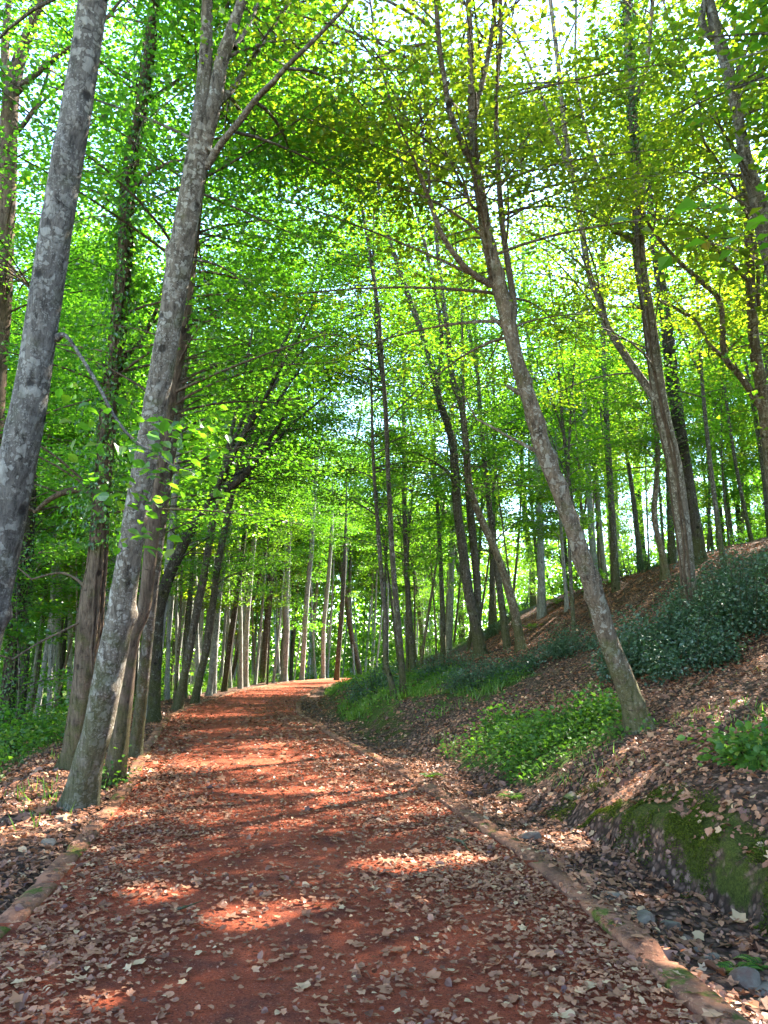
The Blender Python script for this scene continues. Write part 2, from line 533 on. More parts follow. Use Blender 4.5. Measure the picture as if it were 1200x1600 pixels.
for b_ in ((400, 1447, 110, 18), (215, 1408, 50, 12), (610, 1362, 75, 7), (1068, 1525, 60, 12), (700, 1358, 50, 5),
           (395, 1166, 90, 8), (390, 1242, 55, 4), (430, 1221, 55, 3), (395, 1195, 40, 3), (400, 1104, 75, 5), (435, 1087, 60, 3),
           (985, 1236, 70, 12), (25, 1300, 60, 14), (75, 1285, 40, 8), (880, 1290, 30, 8), (1170, 1555, 40, 8), (60, 1590, 70, 8),
           (330, 1172, 40, 5), (1060, 868, 50, 6), (120, 1345, 40, 8)):
    beam(*b_)
for u_, v_, d_, a_, b2_ in ((262, 712, 6.5, .55, .4), (172, 1100, 8.3, .16, .5), (190, 960, 8.3, .14, .4), (185, 1110, 9.2, .12, .4), (222, 820, 8.4, .12, .3)):
    BEAMS.append((at(u_, v_, d_), a_, b2_, 1.0))
for u_, v_, d_, r_, p_ in ((760, 720, 20, 4, .65), (860, 760, 30, 6, .65), (690, 730, 31, 5, .65), (1000, 620, 22, 4, .5), (700, 800, 36, 6, .6), (530, 150, 7.6, 1.6, .9), (480, 120, 8.2, 1.4, .8), (590, 560, 20, 3, .65), (560, 600, 17, 2.5, .6), (640, 640, 22, 3, .6), (340, 920, 34, 7, .55), (420, 960, 44, 8, .6), (650, 1080, 19, 2.5, .65), (520, 150, 9.6, 2.0, .85), (620, 200, 9.6, 1.8, .7), (760, 120, 10, 1.8, .6), (1080, 230, 14, 2.2, .6), (1150, 480, 15, 2.2, .6), (900, 640, 24, 6, .55), (760, 760, 26, 5, .5), (560, 640, 26, 4, .5), (400, 560, 24, 3.5, .5), (1000, 760, 28, 5, .6)):
    BEAMS.append((at(u_, v_, d_), r_, r_, p_))
for b_ in ((1130, 1110, 110, 30, .6), (1060, 1210, 110, 22, .6), (700, 1140, 90, 18, .6), (560, 1110, 60, 16, .7), (850, 1110, 80, 25, .6), (1150, 890, 80, 14, .7), (960, 1180, 70, 15, .6),
           (60, 1200, 70, 25, .8), (150, 1290, 70, 14, .6), (330, 1120, 60, 12, .5), (480, 1280, 220, 24, .5), (560, 1480, 300, 40, .35), (250, 1340, 120, 20, .45), (420, 1140, 120, 14, .5), (1120, 970, 80, 30, .6), (880, 1020, 80, 25, .55), (400, 1075, 90, 6, .6)):
    beam(*b_)



def sunlit_keep(C):
    keep = np.ones(len(C), bool); rnd = rng.random(len(C))
    keep &= ~((C[:, 2] > 10.5 + .35 * C[:, 1]) & (rng.random(len(C)) < .6))
    for p, ax, ay, pr in BEAMS:
        k = (C[:, 2] - p[2]) / SUN[2]
        qx = C[:, 0] - SUN[0] * k - p[0]; qy = C[:, 1] - SUN[1] * k - p[1]
        q = (qx / (ax + .05)) ** 2 + (qy / (ay + .08)) ** 2
        q = q * (.7 + .6 * noise2(qx * 3 + p[0] * 7, qy * 3, 4))
        keep &= ~((q < 1) & (C[:, 2] > p[2] + 1.2) & ((rnd < pr) if pr < 1 else True))
    return keep


HERO = []                          # stems that the photograph shows uncovered: few leaves hang before them
CLEAR = .82


def register(pts, D):
    q = np.array(sorted([(v, u, w / 2) for u, v, w in pts]))
    if D < 32: HERO.append((q, D))


def clear_keep(C):
    rel = C - CAM
    dep = rel @ F_
    u = 600 + FPX * (rel @ R_) / np.maximum(dep, .1); v = 800 - FPX * (rel @ U_) / np.maximum(dep, .1)
    keep = np.ones(len(C), bool); rnd = rng.random(len(C))
    for q, D in HERO:
        k = (dep > .3) & (dep < D) & (v > q[0, 0]) & (v < q[-1, 0])
        uu = np.interp(v, q[:, 0], q[:, 1]); hw = np.interp(v, q[:, 0], q[:, 2])
        gap = CLEAR * (.55 + .75 * noise2(v / 55, 0 * v + D, 3))
        keep &= ~(k & (np.abs(u - uu) < hw * .9 + 1.2) & (rnd < gap))
    return keep


def spray_leaves(cent, dirs, per, spread, size, flat=.35, droop=.15, tint_mu=.4, cull=True, shape='rhomb', flatz=.28):
    """clusters of leaves lying in loose flat sprays round the given twig points"""
    n = len(cent)
    if n == 0: return None
    C = np.repeat(cent, per, 0); D = np.repeat(dirs, per, 0)
    m = len(C)
    off = rng.normal(0, 1, (m, 3)) * np.array((spread, spread, spread * flatz))
    C = C + off
    if cull:
        k = sunlit_keep(C)
        if len(HERO): k &= clear_keep(C)
        C = C[k]; D = D[k]; off = off[k]; m = len(C)
    out = unit(D * .6 + off * np.array((1.2, 1.2, .4)) / spread + rng.normal(0, .45, (m, 3)))
    out[:, 2] -= droop
    N = rng.normal(0, flat, (m, 3)); N[:, 2] += 1
    ct = np.clip(rng.normal(tint_mu, .13, n), 0, 1)
    t = np.repeat(ct, per)
    if cull: t = t[k]
    t = np.clip(t + rng.normal(0, .19, m), 0, .92)
    t = np.where(rng.random(m) < .03, 1.0, t)
    sz = size * rng.uniform(.6, 1.25, m)
    return leaf_geometry(C, out, unit(N), sz, t, shape)


def grow(stems, zmin, count, blen, tub, per_branch=9, r0=.022, elev=(10, 50), bias=None, side_twigs=True, ztop=None):
    """branches off the given stems; returns spray centres and directions"""
    cents, dirs = [], []
    pts = []
    for P, rad in stems:
        L = np.concatenate([[0], np.cumsum(np.linalg.norm(np.diff(P, axis=0), axis=1))])
        for s in np.arange(0, L[-1], .1):
            q = np.array([np.interp(s, L, P[:, i]) for i in range(3)])
            if q[2] > zmin: pts.append((q, np.interp(s, L, rad), s / L[-1]))
    if not pts: return np.zeros((0, 3)), np.zeros((0, 3))
    for b in range(count):
        q, rr, f = pts[rng.integers(len(pts))] if rng.random() > .12 else pts[-1 - rng.integers(min(len(pts), 8))]
        az = rng.uniform(0, 2 * math.pi)
        if bias is not None and rng.random() < .45: az = bias + rng.normal(0, .6)
        el = R(rng.uniform(*elev))
        ln = blen * rng.uniform(.5, 1.15) * (1.1 - .45 * f)
        d = np.array((math.cos(az) * math.cos(el), math.sin(az) * math.cos(el), math.sin(el)))
        h = unit(np.array((d[0], d[1], 0)))
        side = np.array((-h[1], h[0], 0))
        bend = rng.normal(0, .16)
        ss = np.linspace(0, 1, 7)
        Pb = q + ln * (ss[:, None] * d * .75 + (ss ** 1.5)[:, None] * h * .3 + side * (bend * ss ** 2)[:, None] - np.array((0, 0, 1)) * (ss ** 2.2)[:, None] * .18)
        rb = min(r0 * (ln / blen), rr * .7)
        tub.add(Pb, rb * (1 - .85 * ss) + .003, 5)
        tt = rng.uniform(.22, 1.03, per_branch) ** .8
        lat = rng.uniform(-1, 1, per_branch) * (.42 * ln * (1.05 - tt) + .22)
        base = np.array([[np.interp(x, ss, Pb[:, i]) for i in range(3)] for x in tt])
        c = base + side * lat[:, None] + h * (np.abs(lat) * .45)[:, None] + np.array((0, 0, 1)) * rng.normal(-.04, .10, per_branch)[:, None]
        cents.append(c); dirs.append(unit(h + side * np.sign(lat)[:, None] * .7 + np.zeros((per_branch, 3))))
        if side_twigs:
            for k in range(0, per_branch, 2):
                mid = (base[k] + c[k]) / 2 + np.array((0, 0, .04))
                tub.add(np.array([base[k], mid, c[k]]), [.007, .005, .002], 3)
    return np.vstack(cents), np.vstack(dirs)


TREES = {}
CROWNS = []


def px_stem(pts, D0, drift=0.0, per=5):
    pts = np.array(pts, float)
    n = len(pts)
    f = np.linspace(0, 1, n)
    P = np.array([at(u, v, D0 + drift * g) for (u, v, w), g in zip(pts, f)])
    rad = np.array([w * .93 / 2 / FPX * (D0 + drift * g) for (u, v, w), g in zip(pts, f)])
    S = catmull(np.hstack([P, rad[:, None]]), per)
    return S[:, :3], np.maximum(S[:, 3], .006)


def extend(P, rad, ln, tip=.02):
    d = unit(P[-1] - P[-4])
    d = unit(d * .7 + np.array((0, 0, .6)))
    k = np.linspace(0, 1, 7)[1:]
    side = unit(np.cross(d, rng.normal(0, 1, 3)))
    Q = P[-1] + d * ln * k[:, None] + side * (.12 * ln * k ** 2 * rng.uniform(-1, 1))[:, None]
    return np.vstack([P, Q]), np.concatenate([rad, rad[-1] * (1 - k) + tip * k])


def tree(name, label, pts, bark, leaf='leaf_green', D=None, limbs=(), ext=3.0, zmin=3.0, count=26, blen=3.0, size=.095,
         per=9, dens=22, drift=0.0, rough=.10, flare=.5, group=None, tint=.4, bias=None, extra=None, elev=(8, 50), cat='tree', spread=.30, shape='rhomb', burls=0):
    if D is None: D = ground_depth(pts[0][0], pts[0][1])
    wide = max(w for _, _, w in pts)
    P, rad = px_stem(pts, D, drift, 14 if wide > 24 else 6)
    gz = h1(P[0, 0], P[0, 1])
    base = np.array((P[0, 0], P[0, 1], gz))
    P = np.vstack([[P[0, 0], P[0, 1], gz - .25], [P[0, 0], P[0, 1], gz], P[1:]])
    rad = np.concatenate([[rad[0] * 1.1, rad[0] * 1.05], rad[1:]])
    if ext: P, rad = extend(P, rad, ext)
    root = empty(name, base, label, cat, group)
    tub = Tubes()
    tub.add(P, rad, 24 if wide > 24 else 10, rough, flare, burls)
    stems = [(P, rad)]
    for lp in limbs:
        lp = dict(pts=lp) if not isinstance(lp, dict) else lp
        Pl, rl = px_stem(lp['pts'], D + lp.get('d0', 0), lp.get('drift', 0))
        if lp.get('ext', 2.0): Pl, rl = extend(Pl, rl, lp.get('ext', 2.0), .01)
        lt = Tubes(); lt.add(Pl, rl, 10, rough * .8)
        link('limb', lt.mesh('limb', M[bark], base), root)
        stems.append((Pl, rl))
    c, d = grow(stems, gz + zmin, int(count * 1.7), blen, tub, per, bias=bias, elev=elev)
    link('trunk', tub.mesh('trunk', M[bark], base), root)
    register(pts, D)
    for lp in limbs:
        lpts = lp['pts'] if isinstance(lp, dict) else lp
        if max(w for _, _, w in lpts) > 4: register(lpts, D)

    def crown():
        packs = []
        if len(c):
            packs.append(spray_leaves(c, d, int(dens * 1.65), spread * .86, size * .84, tint_mu=tint, shape=shape, flatz=.2))
        if extra is not None: packs.extend(extra(D))
        packs = [p for p in packs if p is not None]
        if packs: link('crown', leaves_mesh('crown', packs, M[leaf], base), root)
    CROWNS.append(crown)
    TREES[label] = (stems, base, root)
    return root


# ------------------------------------------------------------------ setting: ground, path, kerbs
def axis(segs):
    out = [segs[0][0]]
    for a, b, d in segs:
        n = max(1, int(round((b - a) / d)))
        out += list(a + (b - a) * np.arange(1, n + 1) / n)
    return np.array(out)


gx = axis([(-260, -90, 17), (-90, -34, 3.5), (-34, -12, .9), (-12, -6, .3), (-6, 8, .075), (8, 14, .22), (14, 34, .9), (34, 90, 3.5), (90, 260, 17)])
gy = axis([(-40, -6, 3), (-6, 2.5, .5), (2.5, 12, .07), (12, 20, .14), (20, 32, .3), (32, 60, .8), (60, 110, 2), (110, 400, 20)])
X, Y = np.meshgrid(gx, gy)
Z, T, I = H(X, Y, True)
nx, ny = len(gx), len(gy)
ii = (np.arange(ny - 1)[:, None] * nx + np.arange(nx - 1)[None]).ravel()
Fg = np.stack([ii, ii + 1, ii + nx + 1, ii + nx], -1)
xr, yr = X.ravel(), Y.ravel()
A_ = np.abs(T)


def green_mask(x, y, t):
    a = np.abs(t)
    g_r = np.clip(sstep(15.5, 19, y + (a - 4) * .8) * sstep(2.3, 3.2, a) * (1 - sstep(5.0, 8, a)) * (.30 + .75 * sstep(.40, .62, fbm(x * .6, y * .6, 81)))
                  + sstep(9.5, 10.5, y) * sstep(15, 13, y) * sstep(2.9, 3.3, a) * (1 - sstep(4.6, 5.4, a)) * .48
                  + sstep(2.6, 3.2, a) * .16 + sstep(30, 50, y) * .45 * sstep(2.2, 3.5, a) + sstep(15, 19, a) * .25, 0, 1)
    g_l = np.clip(sstep(3.2, 4.2, a) * .85 + sstep(14, 22, y) * sstep(2.1, 3, a) * .35, 0, 1)
    return np.where(t > 0, g_r, g_l)


green = green_mask(xr, yr, T)
mossw = sstep(9.6, 7.2, yr) * (T > 0) * sstep(2.95, 3.1, A_) * (1 - sstep(3.4, 3.75, A_)) * .62
mossw = mossw + (T > 0) * sstep(14, 17, yr) * sstep(2.2, 2.6, A_) * (1 - sstep(3.4, 4.2, A_)) * .5
me = make_mesh('ground', np.stack([xr, yr, Z], -1), [Fg], [M['ground']], smooth=True, attrs={'green': green, 'moss': mossw})
tag(link('ground', me), kind='structure')


def ribbon(name, offs, zs, mat, s0=0, s1=None, wob=0.0, every=1):
    idx = np.arange(s0, s1 or len(CL), every)
    nrm = np.stack([_tan[idx, 1], -_tan[idx, 0]], -1)
    Vs = []
    for o, z in zip(offs, zs):
        oo = o + (fbm(_S[idx] * .6, idx * 0 + 3.3, abs(o)) - .5) * wob
        xy = CL[idx] + nrm * oo[:, None]
        zz = z + (fbm(xy[:, 0] * 2.5, xy[:, 1] * 2.5, 9) - .5) * .02
        if wob:
            blk = np.floor(idx / 8.0) + 31 * (offs[3] > 0)
            zz = zz + (hash01(blk, 3.0, 1.0) - .5) * .03 - .05 * (idx % 8 == 0) * (abs(o) > 1.76) * (abs(o) < 1.97)
            xy = xy + nrm * ((hash01(blk, 5.0, 2.0) - .5) * .035)[:, None]
        Vs.append(np.column_stack([xy, zz]))
    k = len(offs); n = len(idx)
    V = np.stack(Vs, 1).reshape(-1, 3)
    i = (np.arange(n - 1)[:, None] * k + np.arange(k - 1)[None]).ravel()
    Fq = np.stack([i, i + 1, i + k + 1, i + k], -1)
    return make_mesh(name, V, [Fq], [mat], smooth=True)


def fine_cl():
    global CL, _tan, _S
    # finer centre line for the ribbons
    n = int(_S[-1] / .12)
    s = np.linspace(0, _S[-1], n)
    C2 = np.column_stack([np.interp(s, _S, CL[:, 0]), np.interp(s, _S, CL[:, 1])])
    k = np.array([1, 2, 3, 4, 5, 4, 3, 2, 1.]); k /= k.sum()
    C3 = C2.copy()
    for j in (0, 1): C3[4:-4, j] = np.convolve(C2[:, j], k, 'valid')
    t2 = np.gradient(C3, axis=0); t2 = unit(t2)
    return C3, t2, s


_save = (CL, _tan, _S)
CL, _tan, _S = fine_cl()
po = np.linspace(-1.9, 1.9, 33)
camber = .012 * (1 - (po / 1.9) ** 2)
tag(link('path', ribbon('path', po, camber, M['path'])), kind='structure')
for sg in (-1, 1):
    off = [1.77, 1.775, 1.79, 1.87, 1.93, 1.945, 1.95]
    zz = [-.16, .028, .042, .047, .042, .028, -.25]
    if sg < 0: off = [-o for o in off][::-1]; zz = zz[::-1]
    tag(link('kerb', ribbon('kerb', off, zz, M['kerb'], wob=.05)), kind='structure')
FCL, FTAN, FS = CL, _tan, _S
CL, _tan, _S = _save

# ------------------------------------------------------------------ trees, left of the path
LG, LL, LY = 'leaf_green', 'leaf_lime', 'leaf_gold'


def hanging_spray(D):
    packs = []
    c, d = [], []
    for u, v, k, dd in ((225, 690, 14, -.3), (255, 665, 16, -.2), (300, 660, 18, 0), (335, 665, 12, .1), (330, 700, 10, 0), (285, 700, 16, -.1), (310, 740, 12, 0),
                        (325, 770, 8, .1), (240, 735, 16, -.2), (205, 720, 12, -.3), (175, 760, 12, -.2), (160, 800, 8, -.2), (225, 780, 10, -.1), (265, 760, 10, 0), (220, 830, 8, 0),
                        (190, 850, 7, 0), (235, 860, 6, 0), (150, 700, 12, -.4), (130, 660, 8, -.3), (115, 610, 8, -.3), (180, 650, 10, -.2), (345, 650, 6, .2), (165, 740, 9, -.4)):
        for _ in range(int(k * 1.2)):
            c.append(at(u + random.gauss(0, 15), v + random.gauss(0, 12), D + dd + random.gauss(0, .35))); d.append((1, -.1, -.1))
    c = np.array(c); d = np.array(d)
    packs.append(spray_leaves(c, d, 1, .05, .105, flat=.45, droop=.25, tint_mu=.6, shape='ovate', cull=False))
    return packs


tree('lichen_tree', 'thick grey trunk mottled with lichen at the left edge, nearest of all the trees', [(-98, 1345, 74), (-62, 1150, 66), (-28, 1000, 64), (2, 850, 62), (32, 700, 60), (52, 600, 55), (66, 500, 52), (84, 380, 51), (97, 300, 50), (118, 180, 48), (132, 90, 46), (145, 0, 45), (160, -100, 42)],
     'bark_left', LG, D=6.6, limbs=[dict(pts=[(88, 528, 16), (103, 525, 7), (128, 560, 6), (152, 600, 6), (182, 655, 5), (212, 690, 4.5), (245, 708, 4), (272, 728, 3), (300, 735, 2)], drift=-.4, ext=0)],
     ext=5, zmin=7.2, count=16, blen=2.6, extra=hanging_spray, rough=.07, burls=9)
tree('forked_tree', 'tall pale trunk on the left verge, forking near the top, sunlit down its right side', [(124, 1262, 50), (138, 1190, 46), (152, 1140, 47), (170, 1050, 48), (190, 950, 44), (205, 850, 40), (222, 750, 39), (240, 650, 40), (257, 550, 40), (266, 500, 39), (282, 400, 42), (299, 300, 40), (314, 200, 35), (321, 100, 23), (324, 0, 18), (327, -80, 15)],
     'bark_grey', LG, limbs=[dict(pts=[(318, 240, 22), (334, 165, 25), (346, 100, 23), (361, 50, 20), (378, 0, 16), (395, -60, 13)], drift=-.3),
                              dict(pts=[(322, 262, 14), (345, 225, 12), (370, 195, 11), (400, 155, 10), (425, 130, 10), (450, 102, 8), (498, 55, 7), (540, 10, 6), (570, -30, 5)], drift=-1.2),
                              dict(pts=[(343, 160, 13), (370, 130, 10), (395, 90, 9), (420, 50, 7), (455, 0, 6)], drift=.9),
                              dict(pts=[(366, 75, 10), (385, 45, 8), (405, 0, 7)], drift=.5, ext=1)],
     ext=4, zmin=5.6, count=22, blen=2.6, bias=R(60), rough=.07, burls=14)
tree('ivy_clad_tree', 'brown furrowed trunk with shaggy ivy stems, standing close behind the forked pale tree', [(118, 1200, 40), (128, 1120, 40), (135, 1050, 39), (142, 950, 35), (152, 875, 26), (161, 750, 22), (169, 650, 22), (181, 550, 23), (186, 500, 22), (195, 400, 20), (199, 300, 20), (209, 225, 20), (222, 150, 19), (233, 75, 18), (240, 10, 15), (246, -60, 12)],
     'bark_brown', LG, limbs=[dict(pts=[(190, 560, 10), (215, 540, 8), (235, 505, 7), (250, 470, 5)], drift=1), dict(pts=[(203, 300, 9), (232, 272, 7), (262, 255, 5), (285, 250, 4)], drift=-.5),
                               dict(pts=[(222, 165, 9), (250, 145, 7), (290, 118, 6), (330, 95, 4)], drift=.8), dict(pts=[(152, 775, 15), (135, 765, 14), (105, 768, 11), (78, 780, 9), (55, 800, 6)], drift=.6, ext=.5),
                               dict(pts=[(140, 925, 8), (120, 905, 5), (92, 895, 4), (50, 905, 3)], drift=.3, ext=.5), dict(pts=[(150, 960, 4), (100, 985, 4), (60, 1005, 3), (20, 1030, 3)], drift=-.6, ext=.5)],
     ext=3, zmin=3.0, count=44, blen=3.0, rough=.2, tint=.45, burls=20)
tree('slanting_tree', 'brown trunk directly right of the forked pale tree, leaning the same way', [(176, 1228, 34), (186, 1160, 30), (194, 1100, 27), (206, 1000, 25), (225, 950, 22), (234, 875, 22), (248, 750, 21), (262, 650, 21), (278, 560, 20), (288, 500, 19), (301, 400, 16), (312, 300, 13), (320, 200, 9)], 'bark_brown', LG, ext=3, zmin=4.5, count=34, blen=2.8, bias=R(20))
tree('slanting_tree', 'mossy slim trunk on the left kerb verge, third along from the forked pale tree', [(210, 1186, 22), (218, 1120, 20), (225, 1050, 20), (236, 950, 18), (248, 850, 17), (262, 750, 15), (280, 640, 13), (295, 520, 10)], 'bark_mid', LG, ext=3.5, zmin=3.5, count=36, blen=3.0, bias=R(20))
tree('slanting_tree', 'slim pale trunk beside the left kerb, sunlit at its foot behind the mossy one', [(233, 1122, 16), (243, 1050, 15), (250, 1000, 14), (258, 930, 13), (266, 850, 12), (276, 740, 10), (285, 640, 8)], 'bark_pale', LG, ext=4, zmin=4, count=30, blen=3.0, bias=R(0))
tree('arching_tree', 'dark trunk arching strongly to the right over the left side of the path', [(240, 1128, 22), (243, 1040, 21), (247, 960, 21), (262, 905, 20), (280, 865, 19), (300, 825, 18), (325, 795, 17), (355, 765, 14), (390, 735, 11), (420, 690, 8), (445, 650, 6)], 'bark_dark', LG,
     limbs=[dict(pts=[(312, 810, 10), (340, 760, 9), (375, 690, 8), (410, 630, 7), (440, 570, 6), (480, 505, 5)], drift=-1), dict(pts=[(340, 770, 9), (400, 720, 6), (460, 660, 5), (520, 610, 3)], drift=1)], ext=2, zmin=3, count=50, blen=3.0, bias=R(0), dens=24)
tree('leaning_tree', 'dark brown trunk by the left kerb with a pale sunlit foot, fanning into arching limbs', [(277, 1110, 16), (285, 1070, 14), (293, 1033, 14), (307, 957, 14), (320, 893, 13), (332, 817, 12), (345, 750, 11), (365, 690, 9), (390, 630, 7)], 'bark_mid', LG,
     limbs=[dict(pts=[(338, 780, 8), (370, 700, 8), (405, 620, 7), (430, 560, 6), (465, 495, 5), (490, 440, 4)], drift=-1.5), dict(pts=[(352, 725, 8), (400, 650, 7), (445, 580, 6), (500, 520, 5), (570, 490, 3)], drift=-2.5),
            dict(pts=[(345, 750, 8), (365, 660, 7), (385, 570, 6), (400, 480, 4)], drift=1)], ext=3, zmin=3.5, count=80, blen=4.0, bias=R(-20), dens=24)
tree('leaning_tree', 'brown trunk leaning right, second dark one along the left kerb toward the bend', [(303, 1100, 14), (314, 1050, 13), (322, 1017, 13), (332, 950, 12), (340, 883, 12), (350, 833, 11), (360, 783, 10), (380, 700, 8), (400, 620, 6)], 'bark_mid', LG,
     limbs=[dict(pts=[(362, 775, 7), (400, 690, 6), (445, 610, 6), (490, 550, 5), (540, 510, 4)], drift=-2), dict(pts=[(375, 715, 6), (420, 620, 6), (455, 540, 5), (490, 470, 4)], drift=-1)], ext=4, zmin=4, count=80, blen=4.0, bias=R(-20), dens=22)
ROW = [([(327, 1087, 10), (332, 1033, 10), (342, 937, 9), (350, 883, 8), (362, 800, 7)], 'bark_pale', 'pale grey trunk between two dark leaning trunks along the left kerb'),
       ([(350, 1080, 12), (360, 990, 12), (372, 917, 11), (377, 867, 10), (388, 780, 8)], 'bark_dark', 'darkest upright trunk in the row along the left kerb'),
       ([(357, 1073, 6), (370, 1025, 6), (383, 977, 5), (400, 920, 5), (415, 860, 4)], 'bark_dark', 'thin dark sapling trunk slanting right at the foot of the darkest upright trunk'),
       ([(383, 1073, 12), (387, 983, 11), (393, 910, 10), (400, 820, 9)], 'bark_pale', 'pale trunk standing where the left kerb begins to bend'),
       ([(410, 1068, 12), (413, 1017, 12), (420, 937, 11), (423, 883, 10), (428, 800, 8)], 'bark_mid', 'half dark half pale trunk standing right at the kerb of the bend'),
       ([(430, 1065, 9), (434, 1000, 9), (437, 937, 8), (442, 840, 7)], 'bark_mid', 'narrow grey-green trunk just right of the half dark half pale one'),
       ([(443, 1064, 11), (446, 980, 11), (447, 950, 10), (452, 850, 8)], 'bark_pale', 'mottled pale trunk in the middle of the row at the bend'),
       ([(455, 1063, 8), (460, 990, 8), (462, 957, 8), (468, 860, 7)], 'bark_mid', 'narrow dark-sided trunk in front of the tall pale one at the bend'),
       ([(472, 1062, 9), (477, 990, 9), (480, 933, 9), (485, 860, 9), (490, 800, 8), (497, 700, 6)], 'bark_pale', 'tallest pale trunk rising behind the bend of the path'),
       ([(488, 1061, 9), (492, 980, 9), (497, 900, 8)], 'bark_pale', 'pale trunk straight behind the far end of the path, right of the tallest one'),
       ([(503, 1060, 9), (508, 980, 9), (513, 910, 8), (518, 840, 7)], 'bark_pale', 'grey trunk behind the last visible stretch of path'),
       ([(527, 1060, 10), (530, 1000, 9), (534, 957, 9), (540, 880, 7)], 'bark_mid', 'trunk at the very end of the red path where it slips behind the bank')]
for i, (pts, bk, lb) in enumerate(ROW):
    far_ = (0, 0, 2, 0, 3, 9, 1, 12, 4, 16, 7, 2)[i]
    pts = [(u + random.gauss(0, 1.2), v, w * (.95, .8, 1, .85, .9, .6, 1, .55, .95, .7, .85, .9)[i]) for u, v, w in pts]
    tree('slender_tree', lb, pts, bk, [LG, LL][i % 2], D=min(ground_depth(pts[0][0], pts[0][1]), 56) + far_, ext=8, zmin=10.5, count=20, blen=3.4, size=.15, dens=16, per=8, spread=.4, bias=R(0))
tree('slim_tree', 'slim several-stemmed tree at the top of the bank beside the bend, limbs spreading left', [(563, 1057, 9), (557, 1025, 9), (550, 997, 9), (540, 930, 8), (532, 883, 7), (532, 830, 6), (534, 783, 6), (547, 730, 5), (560, 670, 4)], 'bark_mid', LL,
     limbs=[dict(pts=[(534, 895, 5), (520, 870, 5), (503, 840, 4), (490, 810, 4), (480, 785, 3)], drift=-1), dict(pts=[(543, 950, 5), (548, 880, 5), (552, 800, 4), (560, 720, 3)], drift=1)], ext=6, zmin=4, count=60, blen=3.6, size=.13, dens=20)
tree('thin_tree', 'left one of two thin trunks standing together on the green bank', [(617, 1092, 10), (610, 1060, 9), (603, 1033, 9), (603, 967, 8), (597, 910, 8), (590, 817, 7), (585, 750, 6), (582, 690, 5)], 'bark_mid', LL, ext=3, zmin=4.5, count=22, blen=2.4, size=.105)
tree('thin_tree', 'very tall thin trunk, right one of two standing together on the green bank', [(630, 1090, 11), (628, 1040, 10), (623, 983, 10), (613, 867, 9), (607, 750, 8), (603, 650, 8), (598, 580, 7), (590, 480, 7), (577, 390, 6), (566, 330, 5)], 'bark_mid', LL, limbs=[dict(pts=[(600, 610, 5), (590, 540, 5), (585, 430, 4), (584, 340, 3)], drift=1)], ext=4, zmin=6, count=55, blen=3.4, size=.1, drift=-1.5, bias=R(180))

# ------------------------------------------------------------------ trees on the right bank
tree('double_tree', 'double-stemmed trunk on the bank above the two thin trees', [(752, 1026, 20), (742, 970, 18), (732, 925, 17), (722, 850, 16), (715, 800, 15), (708, 700, 14), (698, 660, 13), (685, 620, 12), (672, 560, 11), (652, 500, 10), (630, 440, 9), (605, 360, 8), (590, 280, 6)], 'bark_mid', LG,
     limbs=[dict(pts=[(746, 990, 13), (746, 920, 13), (740, 850, 13), (735, 800, 13), (730, 725, 12), (722, 640, 11), (707, 590, 10), (700, 525, 9), (690, 450, 8), (678, 330, 7), (665, 250, 5), (655, 150, 4)], drift=1.0),
            dict(pts=[(707, 745, 7), (690, 730, 5), (665, 715, 4), (648, 708, 3)], drift=-.5, ext=.6), dict(pts=[(682, 610, 8), (690, 520, 7), (668, 400, 6), (645, 310, 5), (620, 230, 4)], drift=-1.5)], ext=4, zmin=5.0, count=90, blen=3.6, size=.1, drift=-1, bias=R(160))
tree('bent_tree', 'bent thin trunk just right of the double-stemmed tree', [(815, 1016, 17), (805, 960, 15), (790, 905, 14), (778, 870, 13), (765, 840, 13), (745, 795, 12), (732, 750, 10), (726, 690, 8), (724, 620, 6)], 'bark_ridge', LL, ext=4, zmin=4.5, count=60, blen=3.2, size=.1)
tree('ridged_tree', 'thick ridged trunk leaning left across the bank, with broken stubs and three top limbs', [(1000, 1142, 50), (992, 1115, 40), (985, 1090, 37), (950, 1000, 33), (920, 900, 30), (886, 800, 27), (848, 700, 28), (835, 650, 26), (818, 600, 24), (804, 550, 22), (795, 505, 24), (780, 445, 26), (762, 375, 21), (750, 300, 19), (741, 250, 17), (738, 200, 15), (736, 100, 11), (732, 0, 9), (728, -80, 8)],
     'bark_ridge', LY, limbs=[dict(pts=[(744, 262, 13), (727, 235, 12), (705, 180, 11), (690, 100, 10), (684, 40, 9), (681, -40, 8)], drift=-.6), dict(pts=[(739, 195, 11), (748, 150, 10), (760, 100, 9), (772, 30, 8), (779, -40, 7)], drift=.6),
                               dict(pts=[(798, 512, 14), (803, 480, 12), (796, 425, 11), (785, 350, 10), (776, 225, 9), (776, 140, 8), (782, 60, 8), (781, -40, 7)], drift=.8),
                               dict(pts=[(768, 445, 13), (745, 432, 11), (720, 410, 10), (690, 365, 9), (668, 305, 8), (645, 245, 6), (615, 180, 4)], drift=-1.0),
                               dict(pts=[(788, 512, 9), (776, 502, 7), (766, 495, 4)], ext=0), dict(pts=[(812, 615, 9), (798, 606, 7), (790, 602, 4)], ext=0), dict(pts=[(750, 330, 7), (735, 318, 5), (712, 258, 4), (640, 200, 3)], drift=-.8, ext=.5),
                               dict(pts=[(838, 705, 7), (800, 685, 5), (770, 668, 4), (745, 655, 3)], drift=.8, ext=.5)], ext=4, zmin=5.0, count=88, blen=2.8, rough=.17, flare=.45, tint=.5, burls=60)
